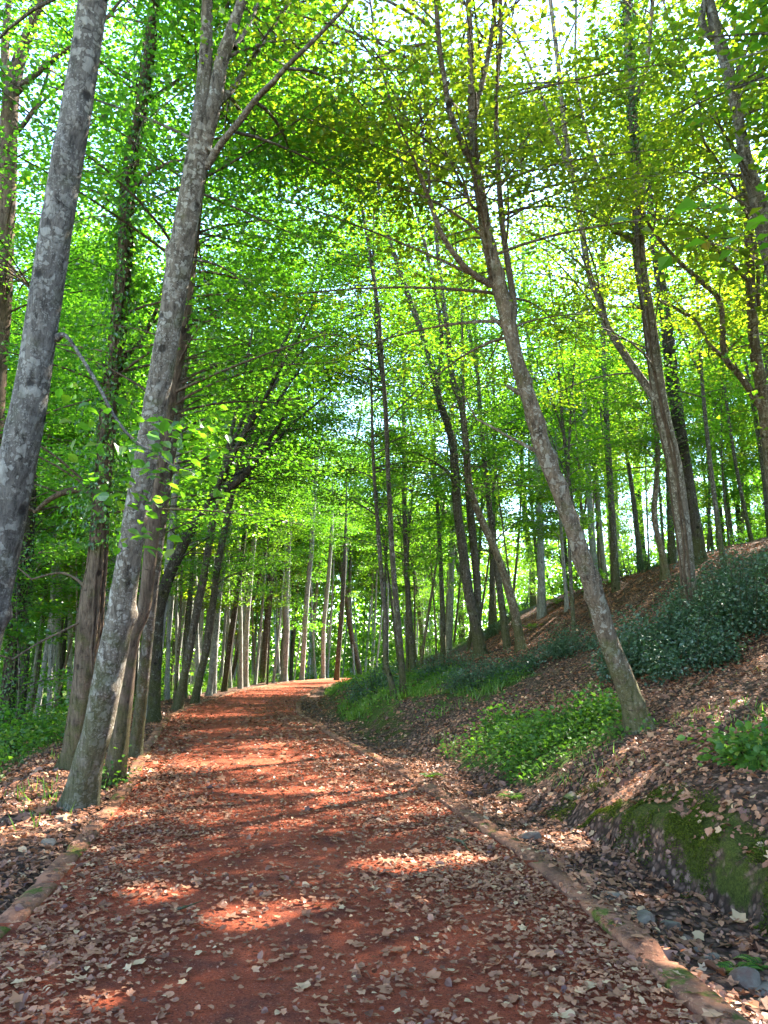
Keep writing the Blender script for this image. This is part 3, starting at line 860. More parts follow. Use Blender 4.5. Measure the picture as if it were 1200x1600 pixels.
tree('spotted_tree', 'pale spotted trunk among dark shrubs on the bank, forking into two long stems', [(1086, 1002, 26), (1080, 960, 25), (1077, 930, 25), (1070, 850, 24), (1058, 750, 23), (1048, 700, 23), (1036, 650, 23), (1028, 600, 22), (1015, 500, 20), (1000, 400, 18), (998, 300, 18), (990, 200, 18), (985, 100, 16), (980, 0, 12), (978, -80, 10)],
     'bark_grey', LY, limbs=[dict(pts=[(1026, 625, 16), (1010, 603, 14), (980, 560, 13), (948, 508, 12), (938, 470, 12), (920, 425, 11), (908, 350, 11), (895, 275, 10), (882, 200, 9), (872, 100, 8), (860, 0, 7)], drift=1.2),
                              dict(pts=[(994, 160, 10), (1004, 125, 9), (1012, 90, 8), (1020, 0, 7)], drift=-.5), dict(pts=[(890, 270, 7), (860, 190, 6), (835, 120, 5), (800, 40, 4)], drift=-.5, d0=1.0),
                              dict(pts=[(990, 330, 6), (950, 290, 5), (920, 220, 5), (900, 120, 4), (900, 20, 4)], drift=-1), dict(pts=[(1000, 380, 11), (975, 368, 10), (955, 360, 7)], ext=0), dict(pts=[(1000, 320, 5), (960, 310, 4), (905, 262, 4), (870, 235, 3)], drift=1)],
     ext=4, zmin=5.2, count=64, blen=3.0, rough=.04, tint=.5)
tree('dark_tree', 'straight dark brown trunk standing behind the pale spotted one', [(1090, 880, 28), (1086, 830, 25), (1081, 800, 23), (1066, 700, 22), (1052, 600, 20), (1040, 500, 19), (1034, 450, 17), (1022, 380, 14), (1012, 280, 11)], 'bark_dark', LG, ext=5, zmin=6, count=50, blen=3.6, size=.12, spread=.36)
tree('edge_tree', 'smooth grey trunk leaning in from the right edge, forked at the top', [(1300, 900, 36), (1262, 700, 35), (1228, 500, 33), (1197, 360, 31), (1180, 300, 24), (1165, 250, 21), (1156, 200, 18), (1146, 150, 18), (1135, 100, 20), (1120, 55, 20), (1108, 0, 15), (1098, -60, 12)], 'bark_grey', LY, D=12.5,
     limbs=[dict(pts=[(1124, 66, 13), (1105, 52, 12), (1096, 30, 12), (1105, -10, 10)], ext=1), dict(pts=[(1146, 145, 8), (1152, 120, 6), (1154, 102, 4)], ext=0)], ext=4, zmin=5, count=44, blen=3.0, rough=.1, tint=.55)
tree('edge_tree', 'brown trunk at the right edge throwing long curved limbs to the left', [(1222, 900, 24), (1210, 770, 23), (1196, 650, 22), (1189, 600, 20), (1180, 550, 18), (1173, 460, 17), (1170, 350, 16), (1162, 260, 12), (1158, 180, 9)], 'bark_ridge', LY, D=15.5,
     limbs=[dict(pts=[(1194, 645, 12), (1160, 592, 11), (1132, 555, 10), (1126, 475, 9), (1096, 440, 9), (1052, 400, 7), (1015, 352, 5), (990, 300, 3)], drift=-1, ext=.6), dict(pts=[(1140, 568, 8), (1110, 540, 7), (1088, 502, 6), (1060, 485, 5), (1030, 470, 3)], drift=.3, ext=.5),
            dict(pts=[(1172, 440, 9), (1155, 425, 8), (1125, 395, 7), (1085, 355, 5), (1035, 350, 3)], drift=-.8, ext=.5), dict(pts=[(1186, 480, 7), (1180, 380, 6), (1150, 300, 6), (1120, 250, 5), (1098, 215, 5), (1090, 150, 4), (1060, 80, 4)], drift=-1.2)], ext=3, zmin=4, count=60, blen=3.0, tint=.6)
tree('twin_tree', 'twin-stemmed mid-size tree beside the rotten stump up on the bank', [(962, 882, 20), (958, 840, 17), (954, 790, 16), (946, 710, 14), (940, 640, 12), (925, 600, 9), (919, 550, 8), (910, 510, 7), (900, 450, 5)], 'bark_ridge', LL,
     limbs=[dict(pts=[(958, 800, 13), (957, 720, 12), (966, 645, 9), (972, 610, 7), (985, 560, 5)], drift=.6), dict(pts=[(940, 645, 6), (915, 610, 5), (890, 590, 4), (870, 560, 3)], drift=-1), dict(pts=[(958, 715, 6), (985, 695, 4), (1010, 682, 3)], drift=-.4, ext=.5), dict(pts=[(941, 630, 6), (955, 595, 5), (960, 580, 3)], ext=.5)], ext=2, zmin=3.2, count=50, blen=3.0, size=.12, spread=.36, tint=.5)
tree('crooked_tree', 'crooked slim trunk standing left of the pale spotted tree', [(1040, 905, 14), (1036, 870, 12), (1028, 840, 10), (1022, 800, 10), (1026, 750, 9), (1028, 700, 8), (1020, 640, 6), (1015, 580, 4)], 'bark_ridge', LL, ext=2, zmin=3, count=30, blen=2.5, size=.11)
tree('slim_tree', 'pale pole-like sapling left of the ridged leaning trunk', [(886, 955, 7), (883, 910, 6), (880, 875, 6), (877, 830, 5), (872, 760, 4)], 'bark_pale', LL, ext=2, zmin=2.4, count=26, blen=2.0, size=.1)
tree('slim_tree', 'curving thin trunk seen just right of the ridged leaning trunk', [(930, 892, 8), (925, 840, 7), (905, 785, 7), (895, 740, 6), (880, 690, 6), (870, 640, 4)], 'bark_ridge', LL, ext=3, zmin=3, count=30, blen=2.6, size=.11)
FARR = [([(1126, 842, 14), (1117, 750, 13), (1110, 675, 12), (1105, 600, 10)], 'bark_dark', 'dark straight trunk on the hilltop, first to the right of the dark brown one'),
        ([(1157, 836, 9), (1147, 750, 8), (1135, 675, 8), (1128, 600, 6)], 'bark_dark', 'thin leaning trunk on the hilltop near the right edge'),
        ([(1172, 834, 8), (1166, 760, 8), (1162, 680, 7), (1158, 600, 6)], 'bark_mid', 'thin upright trunk on the hilltop near the right edge'),
        ([(1003, 862, 14), (998, 800, 13), (995, 740, 12), (990, 660, 9)], 'bark_dark', 'dark trunk behind the crooked slim one on the hilltop'),
        ([(832, 892, 10), (826, 850, 10), (820, 800, 10), (815, 720, 8)], 'bark_mid', 'grey-green trunk in the wood behind the ridged leaning trunk'),
        ([(700, 968, 10), (680, 915, 9), (660, 870, 9), (635, 795, 8), (615, 765, 6), (600, 720, 4)], 'bark_mid', 'thin trunk slanting far left from the shrubs beside the double-stemmed tree'),
        ([(720, 905, 8), (708, 850, 8), (695, 800, 7), (680, 745, 7), (655, 715, 5), (640, 650, 4)], 'bark_mid', 'thin trunk arching left behind the double-stemmed tree'),
        ([(660, 1000, 7), (652, 930, 7), (640, 850, 6), (630, 780, 5)], 'bark_mid', 'thin pole trunk behind the two thin trees on the bank'),
        ([(772, 950, 8), (770, 880, 8), (775, 800, 7), (785, 700, 6), (790, 640, 4)], 'bark_mid', 'thin upright trunk rising above the bent one')]
for i, (pts, bk, lb) in enumerate(FARR):
    tree('slender_tree', lb, pts, bk, [LL, LL, LG][i % 3], ext=5, zmin=3.5, count=34, blen=3.2, size=.14, dens=18, spread=.38, tint=.55)
# far left edge
tree('broad_tree', 'big dark tree at the far left edge behind the lichen trunk, with spreading pale limbs', [(-40, 1130, 40), (-28, 950, 36), (-15, 750, 33), (-2, 550, 30), (6, 450, 28), (12, 300, 27), (15, 175, 27), (28, 100, 22), (55, 25, 16), (75, -30, 13)], 'bark_brown', LG, D=13,
     limbs=[dict(pts=[(18, 150, 16), (45, 125, 11), (80, 95, 10), (112, 72, 8), (150, 50, 6)], drift=-.5), dict(pts=[(12, 170, 16), (8, 80, 14), (14, 0, 10)], drift=.5), dict(pts=[(14, 220, 9), (40, 190, 8), (60, 160, 6)], ext=1), dict(pts=[(2, 395, 6), (25, 425, 5), (48, 452, 4)], drift=-.6, ext=.3)], ext=3, zmin=3.5, count=46, blen=3.4, rough=.12)
tree('dark_tree', 'dark ivy-dark trunk low at the left edge among bright undergrowth', [(12, 1115, 26), (18, 1050, 22), (25, 980, 20), (35, 900, 19), (42, 820, 17), (52, 720, 14), (62, 620, 10)], 'bark_dark', LG, D=17.5, ext=4, zmin=3.2, count=40, blen=3.2)
tree('dark_tree', 'second dark trunk leaning close beside the ivy-dark one at the left edge', [(32, 1110, 15), (38, 1050, 14), (42, 990, 13), (46, 920, 11), (50, 830, 9), (56, 720, 7)], 'bark_dark', LG, D=18.6, ext=4, zmin=4, count=30, blen=3.0)

for crown_ in CROWNS: crown_()

# ------------------------------------------------------------------ the wood beyond: copies of a few full-grown trees and saplings


def make_variant(kind, bark, leaf, hgt, r, zmin, count, blen, size, dens, spread, lean=.3, per=8, tint=.45, loc=None, label='x', group=None):
    root = empty(kind, loc or (0, 0, -50), label, 'tree', group)
    k = np.linspace(0, 1, 12)
    lx = rng.normal(0, lean); ly = rng.normal(0, lean)
    P = np.column_stack([lx * k * 2 + .15 * np.sin(k * 5 + rng.random() * 6), ly * k * 2 + .15 * np.sin(k * 4 + rng.random() * 6), -.4 + (hgt + .4) * k])
    rad = r * (1 - .85 * k) + .008
    tub = Tubes(); tub.add(P, rad, 8, .1, .4)
    stems = [(P, rad)]
    if hgt > 9:
        for b in range(2):
            i = rng.integers(5, 8)
            az = rng.uniform(0, 6.28); kk = np.linspace(0, 1, 7)
            Q = P[i] + np.column_stack([math.cos(az) * kk * 1.8, math.sin(az) * kk * 1.8, kk * hgt * .38])
            rq = rad[i] * .6 * (1 - .85 * kk) + .006
            tub.add(Q, rq, 6, .06); stems.append((Q, rq))
    c, d = grow(stems, zmin, count, blen, tub, per, side_twigs=False)
    link('trunk', tub.mesh('trunk', M[bark]), root)
    link('crown', leaves_mesh('crown', [spray_leaves(c + np.asarray(loc or (0, 0, 0)), d, dens, spread, size, tint_mu=tint, cull=loc is not None)], M[leaf], loc or (0, 0, 0)), root)
    return root


def dup(root, loc, rz, sc, label, group):
    r = root.copy(); COL.objects.link(r)
    r.location = tuple(loc); r.rotation_euler = (0, 0, rz); r.scale = (sc, sc, sc)
    r['label'] = label; r['group'] = group
    for ch in list(root.children):
        c = ch.copy(); COL.objects.link(c); c.parent = r
    return r


KINDS = (
    ('bark_pale', LG, 17, .15, 4.5, 95, 3.3, .45), ('bark_mid', LG, 16, .14, 3.5, 95, 3.5, .4), ('bark_pale', LL, 18, .16, 5.0, 95, 3.3, .5),
    ('bark_mid', LL, 15, .12, 3.0, 95, 3.3, .5), ('bark_dark', LG, 17, .17, 4.0, 95, 3.5, .45), ('bark_mid', LY, 16, .14, 4.0, 95, 3.3, .45))
VAR = [make_variant('forest_tree', b, l, h, r, z, n, bl, .18, 18, .42, tint=t) for b, l, h, r, z, n, bl, t in KINDS]
POLE = [make_variant('thin_tree', b, l, h, r, z, n, 2.2, .13, 14, .36, tint=.5, lean=.6) for b, l, h, r, z, n in (('bark_mid', LL, 13, .07, 5, 34), ('bark_ridge', LG, 11, .055, 4, 30), ('bark_ridge', LL, 12, .06, 5.5, 30), ('bark_mid', LG, 14, .08, 6, 36))]
FARV = [make_variant('forest_tree', 'bark_pale', l, h, r, 10.5, n, 3.0, .2, 18, .48, tint=.5, lean=.6) for l, h, r, n in ((LL, 22, .12, 60), (LG, 21, .10, 55), (LL, 23, .15, 60), (LG, 20, .09, 50))]
SAP = [make_variant('sapling', b, l, h, r, z, n, bl, .13, 15, .34, tint=t, lean=.15) for b, l, h, r, z, n, bl, t in (
    ('bark_mid', LL, 5.5, .035, .8, 26, 1.7, .5), ('bark_mid', LG, 4.2, .03, .5, 24, 1.6, .45), ('bark_pale', LL, 7.0, .045, 1.2, 30, 2.0, .55))]
taken = [tuple(b[:2]) for _, b, _ in TREES.values()]


def scatter(proto, spots, labels, group, smin, smax):
    n = 0
    used = set()
    for x, y, j in spots:
        z, t, _ = H(x, y, True)
        if proto is VAR and x > -8 and x < 24 and y < 36:
            b, l, h, r, zm, cn, bl, ti = KINDS[j % len(KINDS)]
            cn = int(cn * (.62 if 'beside' in labels else .85))
            make_variant('forest_tree', b, l, h * rng.uniform(smin, smax), r, zm, cn, bl, .16, 18, .4, tint=ti, loc=(x, y, float(z[0]) - .02), label=labels, group=group)
            n += 1
            continue
        root = proto[j % len(proto)]
        dup(root, (x, y, float(z[0]) - .02), rng.uniform(0, 6.28), rng.uniform(smin, smax), labels, group)
        n += 1
    return n


def spots_in(n, xf, yf, tmin, tmax, gap):
    out = []
    tries = 0
    while len(out) < n and tries < 6000:
        tries += 1
        x, y = xf(), yf()
        t, _ = lateral(x, y)
        if not (tmin < t[0] < tmax): continue
        if all((x - a) ** 2 + (y - b) ** 2 > gap * gap for a, b in taken):
            taken.append((x, y)); out.append((x, y, int(rng.integers(99))))
    return out


U = lambda a, b: (lambda: rng.uniform(a, b))
scatter(VAR, spots_in(62, U(-36, -7), U(19, 75), -28, -2.6, 1.6), 'tall grey tree in the crowded wood left of the path', 'trees of the wood left of the path', .8, 1.15)
scatter(FARV, spots_in(64, U(-14, 8), U(48, 100), -30, -2.4, 1.1), 'slender pale tree in the wood behind the bend of the path', 'trees of the wood behind the bend', .85, 1.1)
scatter(VAR, spots_in(46, U(2, 44), U(20, 80), 9.5, 60, 2.6), 'tall slender tree in the wood on top of the right bank', 'trees of the wood on the right bank', .75, 1.1)
scatter(POLE, spots_in(34, U(-1, 26), U(19, 48), 4.8, 24, 1.1), 'thin leaning tree among the trunks up the right bank', 'thin trees up the right bank', .8, 1.15)
scatter(POLE, spots_in(34, U(-24, -6), U(20, 60), -18, -2.6, 1.0), 'thin leaning tree among the trunks left of the path', 'thin trees left of the path', .85, 1.2)
scatter(FARV, spots_in(54, U(-20, -7), U(28, 66), -11, -2.4, .8), 'slim pale tree in the dense row along the left of the path', 'pale trees along the left of the path', .7, .95)
scatter(SAP, spots_in(30, U(-30, -8), U(16, 55), -24, -4.5, 1.3), 'leafy green sapling in the undergrowth left of the path', 'saplings left of the path', .7, 1.2)
scatter(SAP, spots_in(40, U(1, 36), U(24, 62), 8, 50, 1.5), 'leafy bright green sapling between the trunks on the right bank', 'saplings on the right bank', .7, 1.2)
scatter(SAP, spots_in(12, U(-8, 10), U(66, 90), -24, -6, 1.3), 'leafy green sapling between the trunks behind the bend', 'saplings behind the bend', .7, 1.1)
# out-of-view trees added on the sun side to shade the near path
scatter(VAR, [(8.2, 3.2, 1), (11.5, 6.8, 3), (14, 2.5, 4), (18, 8.0, 0), (13.0, 10.5, 1), (18.5, 13.5, 4), (23, 5, 2), (6.8, 6.2, 3), (21, 10.5, 1), (16.5, 5.3, 3), (25, 15, 0), (15.5, 16, 3), (23, 19, 4), (28, 10, 1), (7.4, 9.6, 5), (9.2, 12.2, 3), (10.8, 14.6, 5), (6.2, 8.0, 5), (14, 18, 2), (5.6, 2.2, 3), (8.6, 7.6, 2), (30, 22, 0)], 'tall leafy shade tree added on the right bank beside the viewer', 'shade trees added beside the viewer', .85, 1.1)
scatter(VAR, [(4.2, 26, 3), (6.3, 30.5, 2), (2.6, 34, 3), (8.2, 27, 5), (5.2, 35.5, 1), (9.5, 33, 2), (1.2, 29, 3), (11.5, 29, 5), (3.4, 41, 2)], 'tall slender tree in the wood on top of the right bank', 'trees of the wood on the right bank', 1.1, 1.3)
for r_ in VAR + SAP + FARV + POLE:
    for c_ in list(r_.children): bpy.data.objects.remove(c_)
    bpy.data.objects.remove(r_)

# far wood that closes the view: one mass of foliage and stems
nd = 200000
ang = rng.uniform(R(-48), R(48), nd); dist = rng.uniform(92, 128, nd)
fx, fy = np.sin(ang) * dist, np.cos(ang) * dist
fz = H(fx, fy) + 19 * rng.random(nd) ** 1.3 * (.75 + .5 * fbm(ang * 40, ang * 0, 3))
Cw = np.column_stack([fx, fy, fz])
Nw = rng.normal(0, 1, (nd, 3)); Nw[:, 2] += .3
tag(link('distant_wood', leaves_mesh('distant_wood', [leaf_geometry(Cw, rng.normal(0, 1, (nd, 3)), unit(Nw), rng.uniform(.35, .75, nd), np.clip(rng.normal(.5, .2, nd), 0, 1))], M[LL])), 'far green wood filling the gaps between the trunks', 'wood', kind='stuff')

# ------------------------------------------------------------------ ivy on trunks


def ivy(label, tree_label, z0, z1, n, spread, stem=0):
    stems, base, _ = TREES[tree_label]
    P, rad = stems[stem]
    s = rng.uniform(0, 1, n); zz = base[2] + z0 + (z1 - z0) * s
    o = np.argsort(P[:, 2])
    c = np.column_stack([np.interp(zz, P[o, 2], P[o, i]) for i in range(3)]); rr = np.interp(zz, P[o, 2], rad[o])
    a = rng.uniform(0, 2 * math.pi, n)
    dirv = np.column_stack([np.cos(a), np.sin(a), np.zeros(n)])
    lump = .3 + 1.4 * fbm(zz * 1.3, a * .8, z0)
    C = c + dirv * (rr + .02 + np.abs(rng.normal(0, spread, n)) * lump)[:, None]
    D = dirv * .3 + np.array((0, 0, -1)) + rng.normal(0, .4, (n, 3))
    N = dirv + rng.normal(0, .45, (n, 3)); N[:, 2] += .35
    root = empty('climbing_ivy', base + np.array((0, 0, .02)), label, 'ivy')
    link('foliage', leaves_mesh('foliage', [leaf_geometry(C, D, unit(N), rng.uniform(.05, .09, n), np.clip(rng.normal(.35, .2, n), 0, .9))], M['leaf_green'], base), root)
    tb = Tubes()
    for k in range(5):
        a0 = rng.uniform(0, 6.28); zz = np.linspace(base[2], base[2] + z1, 40)
        c = np.column_stack([np.interp(zz, P[o, 2], P[o, i]) for i in range(3)]); rr = np.interp(zz, P[o, 2], rad[o])
        aa = a0 + np.cumsum(rng.normal(0, .12, 40))
        tb.add(c + np.column_stack([np.cos(aa), np.sin(aa), 0 * aa]) * (rr * 1.02 + .012)[:, None], np.linspace(.028, .008, 40), 5, .2)
    link('stem', tb.mesh('stem', M['bark_brown'], base), root)


ivy('ivy climbing the brown furrowed trunk behind the forked pale tree', 'brown furrowed trunk with shaggy ivy stems, standing close behind the forked pale tree', 3.2, 11.5, 5200, .20)
ivy('dark green ivy wrapped round the upper stem of the pale spotted tree', 'pale spotted trunk among dark shrubs on the bank, forking into two long stems', 9.5, 13.5, 2600, .10)
ivy('ivy on the dark trunk low at the left edge', 'dark ivy-dark trunk low at the left edge among bright undergrowth', .2, 5, 2600, .16)

# ------------------------------------------------------------------ shrubs on the bank


def shrub(label, u, v, w, hgt, n=2600, leaf='leaf_holly', size=.06, name='evergreen_shrub', group=None, depth=.8):
    b = ground_at(u, v)
    root = empty(name, b, label, 'shrub', group)
    tb = Tubes(); cs, ds = [], []
    for k in range(max(10, int(n / 110))):
        a = rng.uniform(0, 6.28); q = math.sqrt(rng.random())
        ox, oy = math.cos(a) * q * w, math.sin(a) * q * w * depth
        z0 = h1(b[0] + ox, b[1] + oy) - b[2]
        top = np.array((ox * 1.15, oy * 1.15, z0 + hgt * rng.uniform(.35, 1.15) * (1.05 - .6 * q * q)))
        rf = .7 if leaf != 'leaf_low' else .08
        root_p = np.array((ox * rf, oy * rf, h1(b[0] + ox * rf, b[1] + oy * rf) - b[2] - .05))
        mid = (top + root_p) / 2 + rng.normal(0, .07, 3)
        tb.add(np.array([root_p, mid, top]), [.012, .009, .003], 4)
        for f in rng.uniform(.25, 1.0, 6):
            cs.append(root_p + (top - root_p) * f); ds.append(unit(rng.normal(0, 1, 3)))
    cs = np.array(cs); ds = np.array(ds)
    link('stem', tb.mesh('stem', M['bark_dark']), root)
    per = max(3, int(n / len(cs)))
    link('foliage', leaves_mesh('foliage', [spray_leaves(cs, ds, per, .15, size, flat=.7, droop=.1, cull=False, flatz=.8, shape='ovate' if b[1] < 18 else 'rhomb')], M[leaf]), root)


shrub('large blue-green evergreen shrub at the right edge above the leaf slope', 1165, 985, 1.7, 1.5, 10000)
shrub('blue-green evergreen shrub right of the pale spotted trunk', 1115, 990, 1.1, 1.25, 6000)
shrub('dark evergreen shrub between the ridged and the spotted trunks', 1025, 1032, 1.0, 1.15, 6000)
shrub('dark evergreen shrub at the foot of the pale spotted trunk', 1075, 1050, .8, .95, 4400)
shrub('twiggy dark shrub pressed against the ridged leaning trunk', 985, 1062, .5, 1.0, 3000)
shrub('spreading dark shrub left of the ridged leaning trunk', 885, 1025, .8, .7, 3400)
shrub('low dark shrub under the bent thin trunk', 815, 1052, .6, .45, 1800)
shrub('tall dark shrub on the crest left of the pale sapling', 850, 935, 1.0, 1.3, 4000)
shrub('dark shrub on the crest behind the bent thin trunk', 810, 955, .9, 1.0, 3000)
shrub('dark shrub in front of the dark brown trunk on the hilltop', 1005, 895, 1.1, 1.0, 3000)
shrub('dark shrub left of the crooked slim trunk', 985, 885, .8, .8, 2000)
shrub('blue-green shrub left of the double-stemmed tree', 695, 1005, 1.0, .9, 3200)
shrub('rounded dark shrub at the foot of the double-stemmed tree', 745, 1075, .7, .7, 3400)
shrub('small dark shrub on the turf right of the two thin trees', 690, 1055, .8, .7, 3000)
shrub('dark shrub on the turf left of the two thin trees', 590, 1082, .8, .8, 3000)
shrub('dark shrub behind the bent thin trunk on the bank', 780, 990, .8, .8, 2600)
shrub('dark shrub on the shoulder of the bank under the hilltop trunks', 1130, 925, 1.5, 1.1, 5000)
shrub('leafy green bush by the bank foot, right of the gutter', 850, 1150, .7, .36, 1500, 'leaf_low', .07, 'green_bush')
shrub('leafy green bush touching the foot of the ridged leaning trunk', 935, 1128, .55, .42, 1300, 'leaf_low', .07, 'green_bush')
shrub('low spreading green bush in the middle of the leafy bank', 790, 1140, .6, .26, 1000, 'leaf_low', .07, 'green_bush')
shrub('bright leafy clump at the right edge on the leaf slope', 1165, 1190, .38, .3, 900, 'leaf_low', .08, 'green_bush')
shrub('bright green weed growing at the foot of the slanting brown trunk', 165, 1232, .16, .38, 220, 'leaf_low', .07, 'green_weed')

# ferns


def fern(label, u, v, ln, n=9, group=None):
    b = ground_at(u, v)
    root = empty('fern', b, label, 'fern', group)
    tb = Tubes(); pk = []
    for k in range(n):
        a = k * 6.28 / n + rng.normal(0, .25); l = ln * rng.uniform(.7, 1.1)
        s = np.linspace(0, 1, 14)
        h = np.array((math.cos(a), math.sin(a), 0))
        P = h * (s * l * .85)[:, None] + np.array((0, 0, 1)) * (l * (.75 * s - .62 * s ** 2.3))[:, None]
        tb.add(P, np.linspace(.005, .0015, 14), 4)
        sd_ = np.array((-h[1], h[0], 0))
        for sg in (-1, 1):
            w = l * .24 * np.sin(np.clip(s, .08, 1) * 2.9) ** .8 + .01
            C = P[1:] + sd_ * (sg * w[1:] * .5)[:, None]
            Dd = np.tile(sd_ * sg + h * .35, (13, 1)); Nn = np.tile(np.array((0, 0, 1.0)) - h * .2, (13, 1)) + rng.normal(0, .1, (13, 3))
            pk.append(leaf_geometry(C, Dd, unit(Nn), np.maximum(w[1:], .02), np.clip(rng.normal(.6, .15, 13), 0, .9), 'pinna'))
    link('stalk', tb.mesh('stalk', M['leaf_low']), root)
    link('frond', leaves_mesh('frond', pk, M['leaf_low']), root)


fern('fern growing from the gutter beside the last kerb stretch at the lower right', 1150, 1476, .2, 6)
fern('small fern in the gutter at the right edge', 1185, 1466, .16, 6)
fern('fern on the mossy gutter edge below the green bushes', 800, 1232, .26)
fern('fern at the gutter edge left of the green bushes', 670, 1198, .3)
fern('bright fern high on the bank beside the pale sapling', 870, 945, .9)
fern('bright fern on the bank in front of the crest shrubs', 830, 985, .8)
fern('grassy fern clump on the leaf slope near the right edge', 1150, 1165, .34, 12)

# ------------------------------------------------------------------ rotten stump
b = ground_at(955, 893)
st = empty('rotten_stump', b, 'dark rotten stump of an uprooted tree up on the bank', 'stump')
tb = Tubes()
tb.add(np.array([(0, 0, -.3), (0, 0, .2), (-.1, 0, .6), (-.15, .1, 1.0), (-.1, .1, 1.25)]), [.6, .5, .42, .3, .12], 14, .4, .4)
link('trunk', tb.mesh('trunk', M['bark_dark']), st)
for a, l in ((2.8, 1.6), (3.6, 1.1), (.2, 1.2), (5.3, 1.0), (1.9, 1.0)):
    rb_ = Tubes(); k = np.linspace(0, 1, 7)
    rb_.add(np.column_stack([np.cos(a) * k * l, np.sin(a) * k * l, .55 + .5 * k - .75 * k ** 2]), .14 * (1 - .8 * k) + .02, 7, .3)
    link('root', rb_.mesh('root', M['bark_dark']), st)

# ------------------------------------------------------------------ stones


def stone(label, u, v, sx, sy, sz, group=None, rz=None):
    import bmesh
    b = ground_at(u, v)
    sx, sy, sz = sx * .86, sy * .86, sz * .86
    bm = bmesh.new(); bmesh.ops.create_icosphere(bm, subdivisions=3, radius=1)
    for _ in range(11):
        n = Vector(rng.normal(0, 1, 3)).normalized(); d = rng.uniform(.38, .72)
        for vv in bm.verts:
            k = vv.co.dot(n) - d
            if k > 0: vv.co -= n * k * .92
    for vv in bm.verts:
        vv.co *= 1 + .12 * (float(fbm(vv.co.x * 2 + u, vv.co.y * 2 + vv.co.z * 1.7, v)) - .5)
        vv.co = Vector((vv.co.x * sx * .95, vv.co.y * sy * .95, vv.co.z * sz))
    me = bpy.data.meshes.new('stone'); bm.to_mesh(me); bm.free()
    me.materials.append(M['stone'])
    o = link('stone', me, None, (b[0], b[1], b[2] + sz * .2))
    o.rotation_euler = (rng.normal(0, .15), rng.normal(0, .15), rng.uniform(0, 6) if rz is None else rz)
    tag(o, label, 'stone', group)


stone('largest flat grey stone lying in the gutter beyond the right kerb', 826, 1291, .21, .11, .075, rz=-.3)
stone('pinkish pale stone lying in the leaves left of the left kerb', 76, 1322, .09, .08, .07)
stone('dark stone at the foot of the forked pale tree', 98, 1282, .13, .09, .07)
stone('second dark stone near the foot of the forked pale tree, nearer the kerb', 122, 1286, .08, .07, .05)
stone('flat grey slab tilted against the outer side of the right kerb, midway along the gutter', 948, 1372, .16, .11, .06)
stone('blocky grey stone in the gutter, nearer than the flat slab', 1042, 1408, .12, .09, .09)
stone('round brown-grey stone next to the blocky grey one in the gutter', 1005, 1410, .12, .1, .08)
stone('grey stone under the fern at the lower right', 1165, 1495, .13, .11, .1)
stone('grey stone at the right edge of the gutter, lowest in view', 1192, 1503, .11, .1, .1)
stone('moss-edged stone half buried on the gutter edge at the start of the mossy bank', 893, 1248, .17, .12, .09)
gs = [(688, 1222), (700, 1228), (712, 1235), (706, 1220), (745, 1250), (757, 1247), (690, 1212), (787, 1283), (845, 1312), (890, 1332), (918, 1360), (985, 1385), (1085, 1440), (1110, 1448), (1120, 1470), (1070, 1425), (965, 1362), (640, 1205), (655, 1210), (860, 1300), (1100, 1462), (1135, 1470)]
for u, v in gs:
    q = rng.uniform(.028, .06)
    stone('small grey stone half hidden by leaves in the gutter', u, v, q * 1.3, q, q * .75, 'small stones in the gutter')

# ------------------------------------------------------------------ twigs on the ground


def twig(label, u0, v0, u1, v1, r, group=None):
    a, b = ground_at(u0, v0), ground_at(u1, v1)
    k = np.linspace(0, 1, 9)
    P = a + (b - a) * k[:, None] + np.column_stack([.04 * np.sin(k * 5), .03 * np.cos(k * 4), 0 * k])
    P[:, 2] = np.maximum(H(P[:, 0], P[:, 1]), .008) + r * 1.1 + .02 * np.sin(k * 3)
    tb = Tubes(); tb.add(P, r * (1 - .6 * k), 7, .25)
    m = (P[3] + np.array((.09, .06, .02))); tb.add(np.array([P[3], (P[3] + m) / 2, m]), [r * .6, r * .4, r * .15], 5)
    o = link('twig', tb.mesh('twig', M['bark_mid'], a), None, tuple(a)); tag(o, label, 'twig', group)


twig('dry crooked twig lying on the path near the right kerb', 698, 1320, 745, 1342, .014)
twig('bare pale branch lying on the leaf slope below the spotted tree', 1085, 1075, 1115, 1052, .02)
twig('thin twig lying on the leaf slope at the right', 930, 1180, 985, 1160, .01)
twig('short twig lying in the leaves on the left half of the path', 270, 1438, 300, 1430, .01)

# ------------------------------------------------------------------ fallen leaves, ground cover, grass, moss


def fine_point(s, t):
    x = np.interp(s, FS, FCL[:, 0]) + np.interp(s, FS, FTAN[:, 1]) * t
    y = np.interp(s, FS, FCL[:, 1]) - np.interp(s, FS, FTAN[:, 0]) * t
    return x, y


s_at = lambda yv: float(np.interp(yv, FCL[:900, 1], FS[:900]))


def surf(x, y):
    z, t, _ = H(x, y, True)
    on = np.abs(t) < 1.74
    kb = (np.abs(t) >= 1.74) & (np.abs(t) < 1.99)
    return np.where(on, .012 * (1 - (t / 1.9) ** 2), np.where(kb, .048, z)), t


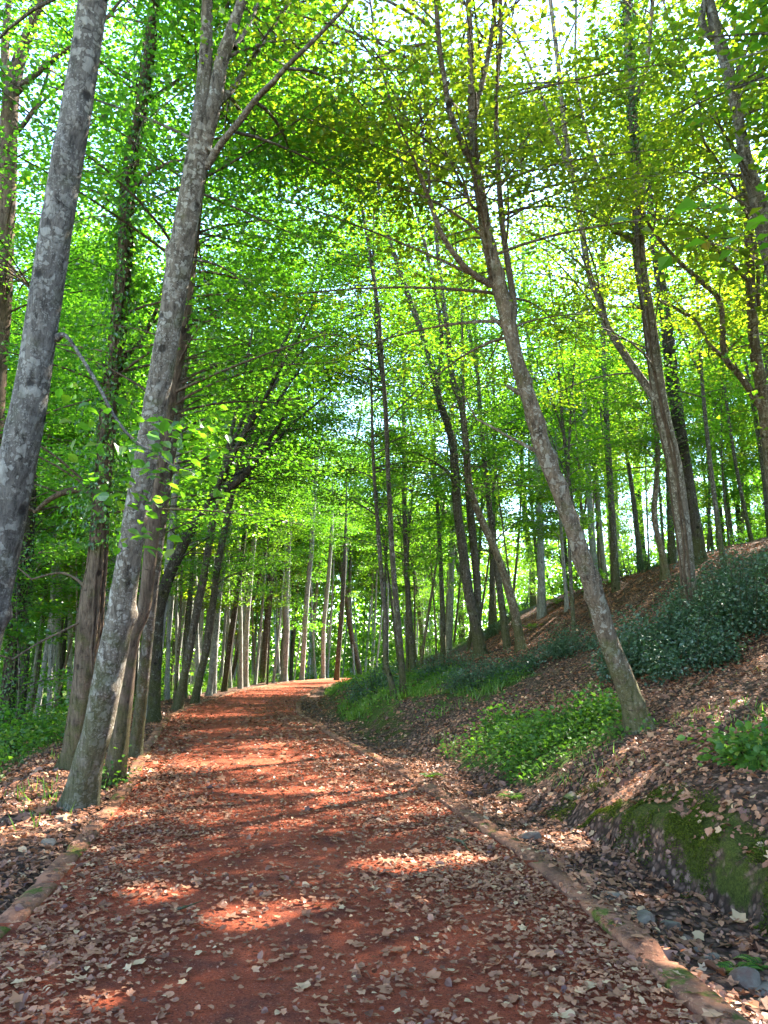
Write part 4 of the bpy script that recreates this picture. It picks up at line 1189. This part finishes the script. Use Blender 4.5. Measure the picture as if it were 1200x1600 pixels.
def litter(n, y0, y1, size, dens_fn, shape, tmin=-7, tmax=9, power=1.0, tint_mu=.45, lift=.012, flat=.28):
    s = s_at(y0) + (s_at(y1) - s_at(y0)) * rng.random(n) ** power
    t = rng.uniform(tmin, tmax, n)
    x, y = fine_point(s, t)
    k = rng.random(n) < dens_fn(t, y, x)
    x, y = x[k], y[k]
    # only what can come near the view
    k = (np.abs(x) < y * .60 + 1.0) & (y > 2.4)
    x, y = x[k], y[k]
    z, tt = surf(x, y)
    e = .06
    gxn = (H(x + e, y) - H(x - e, y)) / (2 * e); gyn = (H(x, y + e) - H(x, y - e)) / (2 * e)
    off = np.abs(tt) < 2.2
    gxn[off] = 0; gyn[off] = 0
    m = len(x)
    N = np.column_stack([-gxn, -gyn, np.ones(m)]) + rng.normal(0, flat, (m, 3))
    N = unit(N)
    D = rng.normal(0, 1, (m, 3)); D -= N * (D * N).sum(1)[:, None]
    sz = size * rng.uniform(.4, 1.1, m) ** 1.0 * np.where(rng.random(m) < .12, 1.6, 1.0)
    C = np.column_stack([x, y, z]) + N * (lift + rng.random(m) * .015)[:, None]
    tint = np.clip(rng.normal(tint_mu, .22, m), 0, .93)
    tint = np.where(rng.random(m) < .04, 1, tint)
    return leaf_geometry(C, D, N, sz, tint, shape)


def d_path(t, y, x):
    a = np.abs(t)
    c = .22 + .55 * sstep(.6, 1.75, a + (fbm(x * .8, y * .8, 21) - .5) * 1.2) + .22 * sstep(.0, .9, t)
    c = c * (.15 + 1.5 * fbm(x * 1.3, y * 1.9, 22))
    return np.where(a < 1.75, c, .13)


def d_small(t, y, x):
    a = np.abs(t)
    return np.where(a < 1.75, d_path(t, y, x) * .75, .4 * sstep(.42, .62, fbm(x * 2, y * 2, 77)))


def d_bank(t, y, x):
    a = np.abs(t)
    g = green_mask(x, y, t)
    wall = (t > 0) * (y < 9) * sstep(2.98, 3.06, a) * (1 - sstep(3.15, 3.3, a))
    return np.where(a > 1.99, (1 - .75 * sstep(.3, .6, g + (fbm(x * 1.5, y * 1.5, 30) - .5) * .9)) * (1 - .97 * wall), 0)


tag(link('fallen_leaves', leaves_mesh('fallen_leaves', [
    litter(1500, 3.0, 10, .06, d_path, 'ovate', -2.1, 2.1, 1.0, .3, .02, .7), litter(12000, 3.0, 9, .060, d_path, 'palm', -2.1, 2.1, 1.0, .5, flat=.17),
    litter(40000, 3.0, 12, .040, d_small, 'ovate', -2.1, 2.1, 1.0, .40, flat=.3),
    litter(8000, 9, 22, .10, d_path, 'palm', -2.1, 2.1, 1.0, .42),
    litter(22000, 10, 45, .075, d_small, 'rhomb', -2.0, 2.0, 1.3, .38)], M['dry_leaf'])),
    'dry brown fallen leaves strewn over the red path', 'leaves', kind='stuff')
tag(link('leaf_litter', leaves_mesh('leaf_litter', [
    litter(7000, 3.0, 10, .085, d_bank, 'palm', -4.5, 5.5, 1.0, .42, .02, .45),
    litter(60000, 3.0, 14, .055, d_bank, 'ovate', -6.5, 9, 1.0, .40, .015, .5),
    litter(45000, 10, 34, .085, d_bank, 'rhomb', -7, 17, 1.2, .38, .015, .5)], M['dry_leaf'])),
    'dry brown leaf litter covering the verges and the slope', 'leaves', kind='stuff')


def cover(n, y0, y1, tmin, tmax, dens_fn, size, hgt, shape, power=1.0, up=.9, tint_mu=.5):
    s = s_at(y0) + (s_at(y1) - s_at(y0)) * rng.random(n) ** power
    t = rng.uniform(tmin, tmax, n)
    x, y = fine_point(s, t)
    k = (rng.random(n) < dens_fn(t, y, x)) & (np.abs(x) < y * .62 + 1)
    x, y, t = x[k], y[k], t[k]
    m = len(x)
    z = H(x, y)
    clump = fbm(x * 1.3, y * 1.3, 41)
    zz = z + hgt * rng.random(m) * (.3 + 1.4 * clump)
    if shape == 'blade':
        C = np.column_stack([x, y, z - .01])
        D = rng.normal(0, .35, (m, 3)); D[:, 2] += 1
        N = rng.normal(0, 1, (m, 3)); sz = hgt * rng.uniform(.5, 1.3, m) * (.4 + 1.2 * clump)
    else:
        C = np.column_stack([x, y, zz + .01]); D = rng.normal(0, 1, (m, 3)); D[:, 2] *= .4
        N = rng.normal(0, .5, (m, 3)); N[:, 2] += up; sz = size * rng.uniform(.6, 1.3, m)
    return leaf_geometry(C, D, unit(N), sz, np.clip(rng.normal(tint_mu, .2, m), 0, .95), shape)


def g_right(t, y, x):
    return sstep(.42, .75, green_mask(x, y, t) + (fbm(x * .9, y * .9, 33) - .5) * .8) * (t > 2.15)


def g_left(t, y, x):
    return sstep(.35, .8, green_mask(x, y, t) + (fbm(x * .7, y * .7, 34) - .5) * .7) * (t < -2.3)


tag(link('ground_cover', leaves_mesh('ground_cover', [
    cover(60000, 10, 50, 2.2, 11, g_right, .07, .3, 'rhomb', 1.5, tint_mu=.42), cover(12000, 9, 16, 2.9, 6, g_right, .06, .2, 'ovate')], M['leaf_low'])), 'low green plants covering the turf on the bank', 'ground cover', kind='stuff')
tag(link('undergrowth', leaves_mesh('undergrowth', [
    cover(110000, 8, 60, -24, -2.4, g_left, .10, .6, 'rhomb', 1.3, tint_mu=.55)], M['leaf_low'])), 'bright green undergrowth on the low ground left of the path', 'undergrowth', kind='stuff')
tag(link('grass', leaves_mesh('grass', [
    cover(40000, 14, 40, 2.2, 7, lambda t, y, x: g_right(t, y, x) * (fbm(x * 1.4, y * 1.4, 52) > .5), 0, .2, 'blade', 1.3, tint_mu=.4), cover(3000, 8, 16, -4, -2.2, lambda t, y, x: .25 * (fbm(x * 2, y * 2, 50) > .55), 0, .18, 'blade'),
    cover(14000, 4, 14, 3.3, 9, lambda t, y, x: .5 * (fbm(x * 1.1, y * 1.1, 51) > .60), 0, .12, 'blade')], M['grass'])), 'short grass on the bank and verges', 'grass', kind='stuff')


def d_moss(t, y, x):
    return (t > 0) * sstep(9.4, 8, y) * sstep(2.9, 3.05, t) * (1 - sstep(3.3, 3.6, t)) * sstep(.47, .56, fbm(x * 3.2, y * 3.2, 60))


tag(link('moss', leaves_mesh('moss', [cover(130000, 3.6, 9.6, 2.85, 3.6, d_moss, .016, .022, 'rhomb', up=.2, tint_mu=.45)], M['moss'])), 'green moss cushioning the cut bank beside the gutter', 'moss', kind='stuff')
